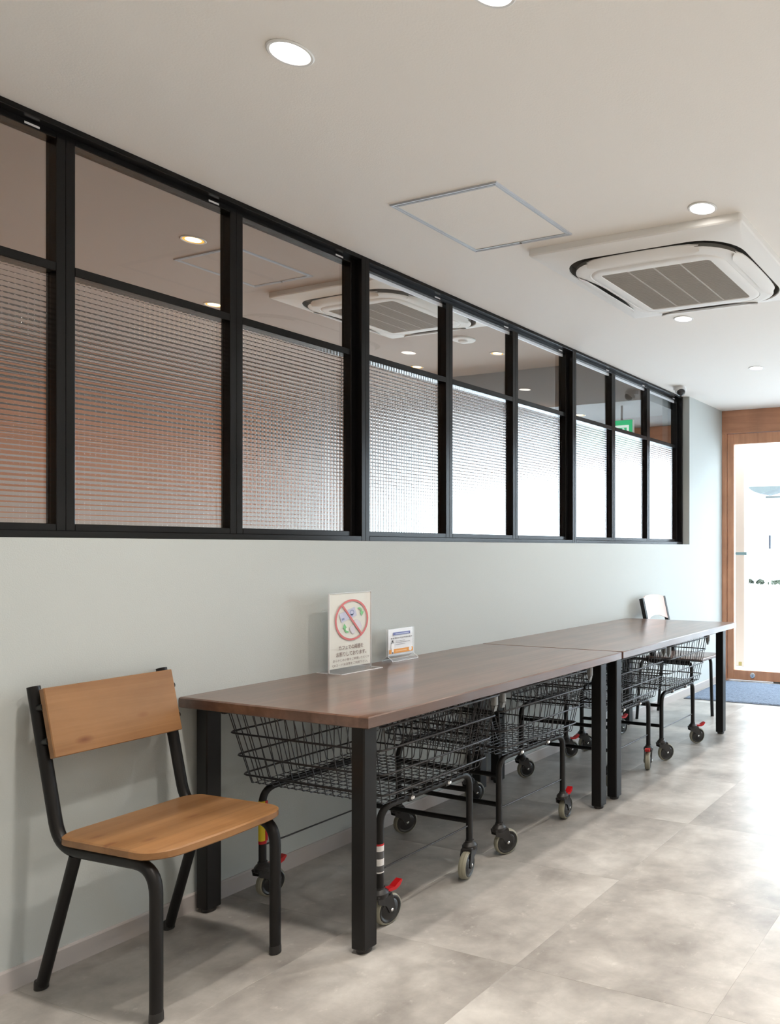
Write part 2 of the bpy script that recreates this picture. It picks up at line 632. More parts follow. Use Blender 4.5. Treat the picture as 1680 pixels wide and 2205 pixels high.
def thing(name, label, cat, loc=(0, 0, 0), rotz=0.0, group=None):
    return put(name, None, None, loc, rotz, label, cat, group)


def fillet(pts, r, n=6):
    P = [Vector(p) for p in pts]
    out = [P[0]]
    for i in range(1, len(P) - 1):
        a, b, c = P[i - 1], P[i], P[i + 1]
        u, v = (a - b), (c - b)
        rr = min(r, u.length * 0.49, v.length * 0.49)
        p0, p1 = b + u.normalized() * rr, b + v.normalized() * rr
        for k in range(n + 1):
            t = k / n
            out.append((1 - t) ** 2 * p0 + 2 * t * (1 - t) * b + t * t * p1)
    out.append(P[-1])
    return out


def rrect(hx, hy, r, z, n=8, cx=0, cy=0):
    out = []
    for (sx, sy, a0) in ((1, 1, 0), (-1, 1, 90), (-1, -1, 180), (1, -1, 270)):
        for k in range(n + 1):
            a = math.radians(a0 + 90 * k / n)
            out.append((cx + sx * (hx - r) + r * math.cos(a), cy + sy * (hy - r) + r * math.sin(a), z))
    return out


def rect_poly(x0, x1, y0, y1):
    return [(x0, y0), (x1, y0), (x1, y1), (x0, y1)]


# ------------------------------------------------------------------ room shell
ZC = 2.51
X1, Y0, Y1 = 6.6, -4.0, 6.69
XB = -3.75                 # far side of the room behind the glass
XT, YT = 1.225 + 0.63 * 3, 1.88 - 0.63 * 3   # beyond these the floor is out of the picture
# floor
b = MB()
b.box(-0.16, X1 + 0.15, Y0 - 0.15, Y1 + 0.12, -0.12, -0.0035)
b.box(XT, X1, Y0, Y1, -0.0035, 0.0, 1)
b.box(0, XT, Y0, YT, -0.0035, 0.0, 1)
floor = b.build('floor', [M['sub'], M['tile']], kind='structure', smooth=0)
PITCH, XO, YO = 0.63, 1.225 - 0.63 * 2, 1.88 - 0.63 * 8
cache = {}
xs = [0.0] + [XO + PITCH * i for i in range(1, 6) if 0.02 < XO + PITCH * i < XT - 0.01] + [XT]
ys = [YT] + [YO + PITCH * i for i in range(0, 17) if YT + 0.02 < YO + PITCH * i < Y1 - 0.02] + [Y1]
for i in range(len(xs) - 1):
    for j in range(len(ys) - 1):
        key = (round(xs[i + 1] - xs[i], 3), round(ys[j + 1] - ys[j], 3))
        if key not in cache:
            q = MB()
            hx, hy = key[0] / 2 - 0.00015, key[1] / 2 - 0.00015
            q.cbox(-hx, hx, -hy, hy, -0.0035, 0.0, 0.0003)
            cache[key] = q.mesh('tile', M['tile'], 0)
        put('tile', cache[key], floor, ((xs[i] + xs[i + 1]) / 2, (ys[j] + ys[j + 1]) / 2, 0))
# ceiling
b = MB()
b.box(-0.16, X1 + 0.15, Y0 - 0.15, Y1 + 0.10, ZC, ZC + 0.10)
b.build('ceiling', M['ceiling'], kind='structure', smooth=0)
# left wall with the long window opening
OY0, OY1, OZ = 0.857, 5.937, 1.262
b = MB()
b.box(-0.16, 0, Y0, Y1 + 0.10, -0.01, OZ)
b.box(-0.16, 0, Y0, OY0, OZ, ZC)
b.box(-0.16, 0, OY1, Y1 + 0.10, OZ, ZC)
b.box(-0.16, -0.001, Y0, Y1 + 0.10, ZC + 0.10, 2.76)
b.build('wall_left', M['wall'], kind='structure', smooth=0)
b = MB()
b.box(X1, X1 + 0.15, Y0 - 0.15, Y1 + 0.10, -0.01, ZC)
b.build('wall_right', M['plaster'], kind='structure', smooth=0)
b = MB()
b.box(-0.16, X1, Y0 - 0.15, Y0, -0.01, ZC)
b.build('wall_back', M['plaster'], kind='structure', smooth=0)
b = MB()
b.prism([(0.0, 0.0), (0.008, 0.0), (0.008, 0.055), (0.005, 0.061), (0.0, 0.061)], 'y', Y0, Y1 - 0.004)
b.build('baseboard_left', M['base'], kind='structure', smooth=0)
# wooden header over the entrance, and the glazing further right
b = MB()
b.cbox(0.0, X1, Y1 - 0.004, Y1 + 0.09, 2.296, ZC, 0.003)
b.build('trim_1', M['headwood'], kind='structure', smooth=0)

# entrance door
b = MB()
b.cbox(0.0, 0.046, Y1, Y1 + 0.09, 0.0, 2.296, 0.002)
b.cbox(1.02, 1.066, Y1, Y1 + 0.09, 0.0, 2.296, 0.002)
door = b.build('door_1', M['doorwood'], kind='structure', smooth=0)
DL, DR = 0.0495, 1.016
b = MB()
b.cbox(DL, 0.113, Y1 + 0.012, Y1 + 0.052, 0.012, 2.292, 0.002)
b.cbox(DR - 0.064, DR, Y1 + 0.012, Y1 + 0.052, 0.012, 2.292, 0.002)
b.cbox(0.113, DR - 0.064, Y1 + 0.012, Y1 + 0.052, 2.196, 2.292, 0.002)
b.cbox(0.113, DR - 0.064, Y1 + 0.012, Y1 + 0.052, 0.012, 0.099, 0.002)
leaf = b.build('door_leaf', M['doorwood'], door, smooth=0)
b = MB()
b.box(0.108, DR - 0.06, Y1 + 0.028, Y1 + 0.034, 0.094, 2.2)
b.build('glass_pane', M['doorglass'], leaf, smooth=0)
b = MB()
b.lathe((0.298, Y1 + 0.0125, 0.057), (0, -1, 0), [(0.026, -0.002), (0.026, 0.004), (0.022, 0.008), (0.012, 0.009)])
b.box(0.2965, 0.2995, Y1 + 0.0005, Y1 + 0.004, 0.043, 0.071, 1)
b.build('floor_lock', [M['chrome'], M['acdark']], leaf)
b = MB()
b.prism([(0.122, 1.18), (0.134, 1.194), (0.236, 1.194), (0.236, 1.166), (0.134, 1.166)], 'y', Y1 + 0.0235, Y1 + 0.0275)
b.build('push_plate', M['plate'], leaf, smooth=0, label='pale teal push plate stuck on the glass')
b = MB()
b.box(0.495, 0.60, Y1 + 0.02, Y1 + 0.05, 0.0, 0.012)
b.build('floor_pivot', M['acdark'], leaf, smooth=0)
b = MB()
b.box(4.6, X1, Y1, Y1 + 0.1, -0.01, 2.296)
b.build('wall_far', M['plaster'], kind='structure', smooth=0)
# further glazing to the right (outside the picture, it lets the daylight in)
b = MB()
for x in (1.066, 2.2, 3.4, 4.55):
    b.cbox(x, x + 0.05, Y1, Y1 + 0.09, 0.0, 2.296, 0.002)
b.cbox(1.116, 4.55, Y1, Y1 + 0.09, 0.0, 0.09, 0.002)
g = b.build('window_4', M['doorwood'], kind='structure', smooth=0)
for x0, x1 in ((1.116, 2.2), (2.25, 3.4), (3.45, 4.55)):
    b = MB()
    b.box(x0, x1, Y1 + 0.03, Y1 + 0.036, 0.09, 2.296)
    b.build('glass_pane', M['doorglass'], g, smooth=0)

# ------------------------------------------------------------------ interior windows
UNITS = [(0.857, 2.550), (2.550, 4.242), (4.242, 5.937)]
XF, XS, XG = -0.060, -0.096, -0.130     # front of frame, front of sash, glass
ZB, ZT = OZ, ZC
JW, SW = 0.022, 0.025
HEAD, TOPR = 0.018, 0.020
SILL, BOTR = 0.022, 0.022
MR0, MR1 = 2.070, 2.098
SASH_IN = (UNITS[0][1] - UNITS[0][0] - 2 * JW) / 3     # sash pitch
GW = SASH_IN - 2 * SW                               # glass width
GZ0, GZ1 = ZB + SILL + BOTR, ZT - HEAD - TOPR       # glass limits


def checker_mesh():
    """one pane with a raised grid of pillow-shaped cells on the room side"""
    W, H = GW + 0.008, (MR0 - GZ0) + 0.008
    cy, cz = round(W / 0.0158), round(H / 0.0158)
    SUB = 8
    ny, nz = cy * SUB + 1, cz * SUB + 1
    yy = np.linspace(0, W, ny)
    zz = np.linspace(0, H, nz)
    Yg, Zg = np.meshgrid(yy, zz)
    pu, pv = Yg / W * cy, Zg / H * cz
    hu = np.abs(np.sin(PI * pu)) ** 0.8 * 1.2
    hv = np.abs(np.sin(PI * pv)) ** 0.8
    A = 0.00100
    Xg = 0.003 + A * (hu + hv)
    V = np.stack([Xg.ravel(), Yg.ravel() - 0.004, Zg.ravel() - 0.004], 1)
    idx = np.arange(ny * nz).reshape(nz, ny)
    Q = np.stack([idx[:-1, :-1].ravel(), idx[:-1, 1:].ravel(), idx[1:, 1:].ravel(), idx[1:, :-1].ravel()], 1)
    n0 = len(V)
    back = np.array([(-0.003, -0.004, -0.004), (-0.003, W - 0.004, -0.004), (-0.003, W - 0.004, H - 0.004), (-0.003, -0.004, H - 0.004)])
    V = np.vstack([V, back])
    me = bpy.data.meshes.new('checker_pane')
    faces = Q.tolist()
    b0, b1, b2, b3 = n0, n0 + 1, n0 + 2, n0 + 3
    faces.append([b0, b3, b2, b1])
    # rims
    faces.append([b0, b1] + idx[0, ::-1].tolist())
    faces.append([b2, b3] + idx[-1, :].tolist())
    faces.append([b3, b0] + idx[:, 0].tolist())
    faces.append([b1, b2] + idx[::-1, -1].tolist())
    me.from_pydata(V.tolist(), [], faces)
    sm = [True] * len(Q) + [False] * 5
    me.polygons.foreach_set('use_smooth', sm)
    me.set_sharp_from_angle(angle=math.radians(60))
    me.materials.append(M['checker'])
    me.update()
    return me


CHK = checker_mesh()
q = MB()
q.box(-0.003, 0.003, -0.004, GW + 0.004, -0.004, GZ1 - MR1 + 0.004)
CLR = q.mesh('clear_pane', M['clear'], 0)
q = MB()
D = XS - XG
# sash: local origin at its lower left front corner region, front face at x=0
q.cbox(-0.055, 0, 0, SW, 0, ZT - HEAD - ZB - SILL, 0.0015)
q.cbox(-0.055, 0, SASH_IN - SW, SASH_IN, 0, ZT - HEAD - ZB - SILL, 0.0015)
q.cbox(-0.055, -0.0002, SW, SASH_IN - SW, 0, BOTR, 0.0015)
q.cbox(-0.055, -0.0002, SW, SASH_IN - SW, MR0 - ZB - SILL, MR1 - ZB - SILL, 0.0015)
q.cbox(-0.055, -0.0002, SW, SASH_IN - SW, GZ1 - ZB - SILL, ZT - HEAD - ZB - SILL, 0.0015)
SASH = q.mesh('sash', M['black'], 0)
q = MB()
q.cbox(0, 0.0012, 0, 0.038, 0, 0.0065, 0.0004)
TAG = q.mesh('white_tag', M['white_label'], 0)
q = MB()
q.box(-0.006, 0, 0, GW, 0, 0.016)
GLINT = q.mesh('daylight_glint', M['railglint'], 0)
for u, (a, c) in enumerate(UNITS):
    b = MB()
    b.cbox(-0.16, XF, a, a + JW, ZB, ZT, 0.0015)
    b.cbox(-0.16, XF, c - JW, c, ZB, ZT, 0.0015)
    b.cbox(-0.16, XF, a + JW, c - JW, ZB, ZB + SILL, 0.0015)
    b.cbox(-0.16, XF, a + JW, c - JW, ZT - HEAD, ZT, 0.0015)
    win = b.build('window_%d' % (u + 1), M['black'], kind='structure', smooth=0)
    for k in range(3):
        y = a + JW + k * SASH_IN
        s = put('sash', SASH, win, (XS, y + 0.0006, ZB + SILL))
        put('clear_pane', CLR, s, (XG - XS, SW, MR1 - ZB - SILL))
        put('checker_pane', CHK, s, (XG - XS, SW, BOTR))
        put('white_tag', TAG, s, (0.0, SASH_IN - 0.106, ZT - HEAD - ZB - SILL - 0.0145))
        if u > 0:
            put('daylight_glint', GLINT, s, (XG - XS + 0.010, SW, GZ1 - ZB - SILL - 0.016), label='white strip standing for daylight reflected along the top of the pane')

# ------------------------------------------------------------------ room behind the glass
b = MB()
b.box(XB - 0.15, -0.16, -2.0, Y1 + 0.12, -0.12, 0.0)
b.build('floor_rear_room', mat('rear_room_floor', (0.30, 0.28, 0.25), 0.4), kind='structure', smooth=0)
b = MB()
b.box(XB - 0.15, -0.16, -2.0, 5.45, 2.75, 2.85)
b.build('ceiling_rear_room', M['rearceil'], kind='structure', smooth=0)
b = MB()
b.box(XB - 0.15, -0.16, 5.45, Y1 + 0.12, 2.41, 2.85)
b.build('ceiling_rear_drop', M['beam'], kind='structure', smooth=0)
b = MB()
b.box(XB - 0.15, XB, -2.0, Y1 + 0.12, 0.0, 2.75)
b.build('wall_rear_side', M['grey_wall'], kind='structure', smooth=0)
b = MB()
b.box(XB, -0.16, -2.15, -2.0, 0.0, 2.75)
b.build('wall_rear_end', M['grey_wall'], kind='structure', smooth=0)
panelroot = None
b = MB()
b.cbox(XB, XB + 0.03, -1.6, 5.3, 1.74, 2.36, 0.003)
b.build('trim_2', M['orange_wall'], kind='structure', smooth=0)
b = MB()
b.cbox(XB, XB + 0.05, -1.99, 5.44, 2.38, 2.745, 0.003)
b.build('trim_4', M['counter'], kind='structure', smooth=0)
b = MB()
b.cbox(XB, -0.16, Y1, Y1 + 0.09, 2.17, 2.409, 0.003)
b.build('trim_3', M['headwood'], kind='structure', smooth=0)
b = MB()
for x in (XB, -2.55, -1.35, -0.21):
    b.cbox(x, x + 0.05, Y1, Y1 + 0.08, 0.0, 2.169, 0.002)
b.cbox(XB + 0.05, -0.21, Y1 + 0.001, Y1 + 0.079, 0.0, 0.09, 0.002)
g = b.build('window_5', M['doorwood'], kind='structure', smooth=0)
for x0, x1 in ((XB + 0.05, -2.55), (-2.5, -1.35), (-1.3, -0.21)):
    b = MB()
    b.box(x0, x1, Y1 + 0.03, Y1 + 0.036, 0.09, 2.169)
    b.build('glass_pane', M['doorglass'], g, smooth=0)
t = thing('counter', 'dark serving counter standing behind the checker glass', 'counter', (-3.1, 1.5, 0))
b = MB()
b.cbox(-0.3, 0.3, -2.0, 2.0, 0.06, 0.98, 0.004)
b.build('body', M['counter'], t, smooth=0)
b = MB()
b.cbox(-0.33, 0.33, -2.03, 2.03, 0.98, 1.02, 0.004)
b.build('worktop', M['plaster'], t, smooth=0)
b = MB()
b.box(-0.26, 0.26, -1.95, 1.95, 0.0, 0.06)
b.build('plinth', M['black'], t, smooth=0)

# ------------------------------------------------------------------ downlights
q = MB()
R = 0.047
pr = []
prof = [(R + 0.008, 0.0), (R + 0.009, -0.002), (R + 0.006, -0.0045), (R, -0.004), (R - 0.002, 0.0)]
vs, fs = [], []
NN = 40
for r, z in prof:
    for j in range(NN):
        a = 2 * PI * j / NN
        vs.append((r * math.cos(a), r * math.sin(a), z))
for i in range(len(prof) - 1):
    for j in range(NN):
        fs.append((i * NN + j, i * NN + (j + 1) % NN, (i + 1) * NN + (j + 1) % NN, (i + 1) * NN + j))
q.add(vs, fs)
RING = q.mesh('trim_ring', M['trimw'])
q = MB()
q.cyl((0, 0, -0.0005), (0, 0, 1), R - 0.001, 0.001, 40)
LENSW = q.mesh('lens', M['lampw'], 0)
q = MB()
q.cyl((0, 0, -0.0005), (0, 0, 1), R - 0.001, 0.001, 40, mi=0)
q.cyl((0, 0, -0.0009), (0, 0, 1), R - 0.012, 0.001, 40, mi=1)
LENSO = q.mesh('lens', [M['lampo2'], M['lampo']], 0)


def downlight(loc, label, warm, group, k=1.0):
    t = thing('downlight', label, 'downlight', loc, group=group)
    put('trim_ring', RING, t)
    put('lens', LENSO if warm else LENSW, t)
    l = bpy.data.lights.new('lamp_light', 'AREA')
    l.shape = 'DISK'
    l.size = 2 * R * (0.62 if warm else 1.0)
    l.energy = (WARM_W if warm else LAMP_W) * k
    l.color = (1.0, 0.54, 0.27) if warm else (1.0, 0.915, 0.82)
    l.spread = math.radians(125)
    o = bpy.data.objects.new('lamp_light', l)
    COL.objects.link(o)
    o.parent = t
    o.location = (0, 0, -0.006)
    return t


GW_ = 'white downlights in the front room ceiling'
for x, y, lab in (
        (0.863, 1.425, 'round white downlight nearest the camera above the pine chair, left of the ceiling hatch'),
        (1.4865, 1.441, 'round white downlight just cut by the top edge of the picture'),
        (1.496, 2.663, 'round white downlight right beside the near edge of the air conditioner'),
        (0.858, 3.906, 'round white downlight just beyond the far edge of the air conditioner'),
        (0.857, 5.169, 'small far round white downlight closest to the entrance door'),  # remaining lamps are out of view, added for fill light
        (3.4, 1.44, 'added white fill downlight out of the picture to the right, beside the camera'),
        (3.4, 3.9, 'added white fill downlight out of the picture to the right, in the middle of the room'),
        (3.9, -0.8, 'added unseen white fill downlight behind the camera to the right'),
        (5.4, 0.4, 'added unseen white fill downlight far to the right of the camera'),
        (5.4, 2.9, 'added unseen white fill downlight far to the right, in the middle of the room'),
        (5.4, 5.3, 'added unseen white fill downlight far to the right by the street side'),
        (5.4, -2.4, 'added unseen white fill downlight in the back right corner behind the camera'),
        (0.87, -0.9, 'added unseen white fill downlight behind the camera near the left wall'),
        (2.2, -2.4, 'added unseen white fill downlight at the back of the room behind the camera')):
    downlight((x, y, ZC), lab, False, GW_, 2.7 if x > 2 else 1.0)
GO_ = 'warm downlights in the room behind the glass'
for x, y, z, lab in (
        (-1.172, 2.539, 2.75, 'glowing orange downlight seen in the second clear pane from the left, upper one'),
        (-2.064, 3.266, 2.75, 'glowing orange downlight just above the mid rail of the second pane from the left'),
        (-2.097, 5.032, 2.75, 'glowing orange downlight low in the first clear pane right of the thick near post'),
        (-1.190, 4.920, 2.75, 'glowing orange downlight in the clear pane right of the ceiling unit behind the glass'),
        (-1.03, 5.86, 2.41, 'small orange downlight in the lowered ceiling behind the glass'),  # the last one is out of view, added to light the rear room
        (-1.172, 0.2, 2.75, 'added unseen orange downlight in the near part of the room behind the glass')):
    downlight((x, y, z), lab, True, GO_, 0.55 if y > 4.5 else 1.15)

# ------------------------------------------------------------------ ceiling cassettes


def ac_parts():
    P = []
    b = MB()
    b.loft([rrect(.484, .484, .012, 0), rrect(.485, .485, .014, -.026), rrect(.480, .480, .016, -.031),
            rrect(.455, .455, .05, -.036), rrect(.418, .418, .185, -.048), rrect(.411, .411, .182, -.049), rrect(.409, .409, .181, -.044)])
    P.append(('panel', b.mesh('panel', M['acwhite'], 30)))
    b = MB()
    b.loft([rrect(.409, .409, .181, -.044), rrect(.409, .409, .181, -.006), rrect(.10, .10, .04, -.006)], cap1=True)
    b.loft([rrect(.345, .345, .16, -.006), rrect(.330, .330, .15, -.046)])
    P.append(('duct', b.mesh('duct', M['acdark'], 0)))
    b = MB()

    def bl(h, r, z, ind=0.0):
        base = rrect(h, h, r, z, 8)
        out = []
        m_ = len(base)
        for i in range(m_):
            p0, p1 = base[i], base[(i + 1) % m_]
            out.append(p0)
            if i % 9 == 8:
                for k in range(1, 13):
                    f = k / 13
                    out.append((p0[0] + (p1[0] - p0[0]) * f, p0[1] + (p1[1] - p0[1]) * f, z))
        res = []
        for x, y, z_ in out:
            if ind:
                if abs(x) >= h - 1e-6:
                    x -= math.copysign(ind * max(0, 1 - (abs(y) / .25) ** 4), x)
                elif abs(y) >= h - 1e-6:
                    y -= math.copysign(ind * max(0, 1 - (abs(x) / .25) ** 4), y)
            res.append((x, y, z_))
        return res
    b.loft([bl(.328, .14, -.044), bl(.384, .172, -.044, .046), bl(.386, .173, -.0600, .045)], mi=1)  # side wall darkened: shade of the louver gap put into the colour
    b.loft([bl(.386, .173, -.0600, .045), bl(.381, .170, -.0630, .044), bl(.358, .15, -.0645, .026),
            bl(.322, .11, -.0685), bl(.320, .108, -.066), bl(.317, .106, -.066), bl(.315, .105, -.069),
            bl(.290, .05, -.072), bl(.263, .022, -.072), bl(.261, .020, -.068)])
    P.append(('body', b.mesh('body', [M['acwhite'], M['acdark']], 50)))
    b = MB()
    b.loft([rrect(.262, .262, .02, -.0685), rrect(.25, .25, .02, -.0685)], cap1=True)
    for k in (-1.5, -0.5, 0.5, 1.5):
        pass
    for k in (-1, 0, 1):
        b.box(k * .125 - .004, k * .125 + .004, -.258, .258, -.0705, -.0682, 1)
    for k in range(52):
        y = -.255 + .01 * k
        b.box(-.258, .258, y - .0018, y + .0018, -.0698, -.0682, 0)
    P.append(('inlet_grille', b.mesh('inlet_grille', [M['acgrey'], M['acrib']], 0)))
    # one louver on the +x side: a long lens-shaped curved blade
    b = MB()
    NS, NC = 14, 6
    top, bot = [], []
    for i in range(NS + 1):
        y = -.262 + .524 * i / NS
        tt = (2 * i / NS - 1)
        taper = (1 - abs(tt) ** 5) ** 0.5 if abs(tt) < 1 else 0
        half = 0.005 + 0.023 * taper
        bulge = 0.010 * (1 - tt * tt)
        row = []
        for j in range(NC + 1):
            u = 2 * j / NC - 1
            x = .372 + bulge * .7 + u * half
            z = -.075 - 0.003 * (1 - u * u) + 0.018 * (u * .5 + .5)
            row.append((x, y, z))
        bot.append(row)
        top.append([(x, y, z + .005) for x, y, z in row])
    vs = [p for r in bot for p in r] + [p for r in top for p in r]
    n = NC + 1
    off = (NS + 1) * n
    fs = []
    for i in range(NS):
        for j in range(NC):
            a = i * n + j
            fs.append((a, a + 1, a + n + 1, a + n))
            fs.append((off + a, off + a + n, off + a + n + 1, off + a + 1))
    for i in range(NS):
        fs.append((i * n, (i + 1) * n, off + (i + 1) * n, off + i * n))
        fs.append((i * n + NC, off + i * n + NC, off + (i + 1) * n + NC, (i + 1) * n + NC))
    for j in range(NC):
        fs.append((j, off + j, off + j + 1, j + 1))
        e = NS * n
        fs.append((e + j, e + j + 1, off + e + j + 1, off + e + j))
    b.add(vs, fs)
    louver = b.mesh('louver', M['acwhite'], 40)
    return P, louver


AC, LOUV = ac_parts()


def cassette(loc, label):
    t = thing('ceiling_air_conditioner', label, 'air conditioner', loc, group='ceiling cassette air conditioners')
    for n, me in AC:
        put(n, me, t)
    for k in range(4):
        put('louver', LOUV, t, (0, 0, 0), k * PI / 2)
    return t


cassette((1.135, 3.233, ZC), 'white four-way ceiling cassette air conditioner set in the front room ceiling')
cassette((-1.065, 3.72, 2.75), 'cassette air conditioner seen through the clear panes in the room behind')


def hatch(cx, cy, z, half, label, pm='ceiling'):
    t = thing('ceiling_hatch', label, 'access hatch', (cx, cy, z), group='ceiling access hatches')
    b = MB()
    H, wd = half, 0.020
    for k in range(4):
        m = Matrix.Rotation(k * PI / 2, 4, 'Z')
        prof = [(-H, 0), (-H + .002, -.006), (-H + .009, -.0045), (-H + .011, -.0015), (-H + .013, -.0045), (-H + wd, -.005), (-H + wd + .001, 0)]
        vs = []
        for y_, z_ in prof:
            vs.append(m @ Vector((y_, y_, z_)))
            vs.append(m @ Vector((-y_, y_, z_)))
        n = len(prof)
        fs = [(2 * i, 2 * i + 1, 2 * i + 3, 2 * i + 2) for i in range(n - 1)]
        b.add(vs, fs)
    b.build('hatch_frame', M['alu'], t, 0)
    b = MB()
    b.box(-half + .021, half - .021, -half + .021, half - .021, -.0025, -0.0002)
    b.build('hatch_panel', M[pm], t, 0)
    b = MB()
    b.cyl((0.0, half - 0.012, -.0065), (0, 0, 1), .005, .003, 16)
    b.build('latch', M['acdark'], t)
    return t


hatch(0.671, 2.438, ZC, 0.243, 'square aluminium framed access hatch in the front room ceiling')
hatch(-1.29, 2.90, 2.75, 0.232, 'access hatch in the ceiling seen through the clear panes', 'rearceil')

# smoke detector behind the glass, dome camera in front
t = thing('ceiling_sensor', 'round flat white sensor on the ceiling behind the glass', 'smoke detector', (-1.156, 4.488, 2.75))
b = MB()
b.lathe((0, 0, 0), (0, 0, -1), [(.085, 0), (.085, .006), (.078, .012), (.05, .014)])
b.build('base', M['acwhite'], t)
b = MB()
b.lathe((0, 0, -.0135), (0, 0, -1), [(.035, 0), (.033, .012), (.02, .018)])
b.build('sensor_cap', M['acwhite'], t)

t = thing('security_camera', 'small white security camera with black dome on ceiling above window end', 'security camera', (0.085, 5.55, ZC))
b = MB()
b.lathe((0, 0, 0), (0, 0, -1), [(.050, 0), (.050, .022), (.046, .030)], 32)
b.build('base', M['domew'], t)
b = MB()
b.lathe((.012, -.012, -.030), (.45, -.45, -1), [(.044, -.004), (.045, .010), (.040, .020)], 32)
b.build('housing', M['domew'], t)
b = MB()
pr = [(.034 * math.cos(a), .034 * math.sin(a)) for a in [i * PI / 2 / 8 for i in range(9)]]
b.lathe((.020, -.020, -.046), (.45, -.45, -1), pr, 32)
b.build('dome', M['domek'], t)

# exit sign in the room behind the glass
t = thing('exit_sign', 'green emergency exit sign with running figure behind the glass', 'exit sign', (-0.47, 5.6, 2.09))
b = MB()
b.cbox(-.11, .11, 0, .03, 0, .20, .003)
b.build('housing', M['acwhite'], t, 0)
b = MB()
b.box(-.106, .106, -.0015, 0, .004, .196)
b.build('green_face', M['green'], t, 0)
b = MB()
E_ = -.0015
door_poly = [(-.072, .012), (-.072, .155), (.075, .155), (.075, .012), (.055, .012), (.055, .135), (-.052, .135), (-.052, .012)]
b.prism(door_poly, 'y', E_ - .001, E_)
b.build('doorway_pictogram', M['greenw'], t, 0)
b = MB()
b.cyl((.022, E_ - .0006, .120), (0, 1, 0), .0115, .001, 16)
b.prism([(.018, .108), (-.004, .098), (-.018, .070), (.000, .060), (.020, .085), (.026, .100)], 'y', E_ - .001, E_)
b.prism([(-.014, .078), (-.030, .050), (-.050, .048), (-.050, .038), (-.024, .038), (-.004, .066)], 'y', E_ - .0011, E_)
b.prism([(-.004, .070), (.020, .060), (.018, .025), (.006, .025), (.007, .052), (-.014, .062)], 'y', E_ - .0012, E_)
b.prism([(.018, .105), (.042, .092), (.050, .075), (.042, .072), (.034, .085), (.015, .092)], 'y', E_ - .0013, E_)
b.prism([(-.006, .102), (-.030, .092), (-.036, .072), (-.028, .070), (-.022, .084), (-.004, .090)], 'y', E_ - .0014, E_)
b.build('running_figure', M['greenw'], t, 0)
b = MB()
b.box(-.010, .010, .013, .017, .20, .32)
b.build('hanger', M['greycap'], t, 0)

# ------------------------------------------------------------------ tables


def table(y0, length, label, seed):
    rnd = random.Random(seed)
    depth, zt, th = 0.832, 0.735, 0.036
    t = thing('table', label, 'table', (0.003 + depth / 2, y0 + length / 2, 0), group='dark wooden tables along the wall')
    hx, hy = depth / 2, length / 2
    # outline with faintly uneven hand-finished edges
    out = []

    def edge(a, c, n, axis, amp):
        for i in range(n):
            f = i / n
            x = a[0] + (c[0] - a[0]) * f
            y = a[1] + (c[1] - a[1]) * f
            d = 0 if i == 0 else rnd.uniform(-amp, amp)
            out.append((x + (d if axis == 'x' else 0), y + (d if axis == 'y' else 0)))
    cr = 0.004
    edge((-hx, -hy + cr), (-hx, hy - cr), 2, 'x', 0.0)
    out.reverse()
    out.clear()
    edge((-hx, -hy), (hx - cr, -hy), 14, 'y', 0.0008)
    edge((hx, -hy + cr), (hx, hy - cr), 24, 'x', 0.0012)
    edge((hx - cr, hy), (-hx, hy), 2, 'y', 0.0)
    out.append((-hx, hy))
    inn = [(x * (1 - 0.004 / hx), y * (1 - 0.004 / hy)) for x, y in out]
    b = MB()
    L = [[(x, y, zt - th) for x, y in inn], [(x, y, zt - th + .003) for x, y in out],
         [(x, y, zt - .004 + rnd.uniform(-.0006, .0006)) for x, y in out], [(x, y, zt) for x, y in inn]]
    b.loft(L, cap0=True, cap1=True)
    b.build('tabletop', M['table'], t, 40)
    lw = 0.053
    for (sx, sy, mesh) in ((1, -1, 0), (1, 1, 0), (-1, -1, 0), (-1, 1, 0)):
        lx = 0.774 - 0.003 - depth / 2 if sx > 0 else 0.022 - 0.003 - depth / 2
        x0, x1 = (lx - lw, lx) if sx > 0 else (lx, lx + lw)
        yy = (-hy + .045, -hy + .045 + lw) if sy < 0 else (hy - .045 - lw, hy - .045)
        b = MB()
        b.cbox(x0, x1, yy[0], yy[1], 0.012, zt - th, .004)
        lg = b.build('leg', M['steel'], t, 0)
        b = MB()
        cxm, cym = (x0 + x1) / 2, (yy[0] + yy[1]) / 2
        b.lathe((cxm, cym, 0), (0, 0, 1), [(.021, 0), (.023, .004), (.023, .012)], 20)
        b.build('foot_pad', M['plastic'], lg)
    return t


table(1.703, 1.543, 'dark stained wooden table nearest the camera, with two acrylic signs on it', 3)
table(3.252, 1.575, 'dark stained wooden table at the far end towards the entrance door', 5)

# ------------------------------------------------------------------ pine chair in front


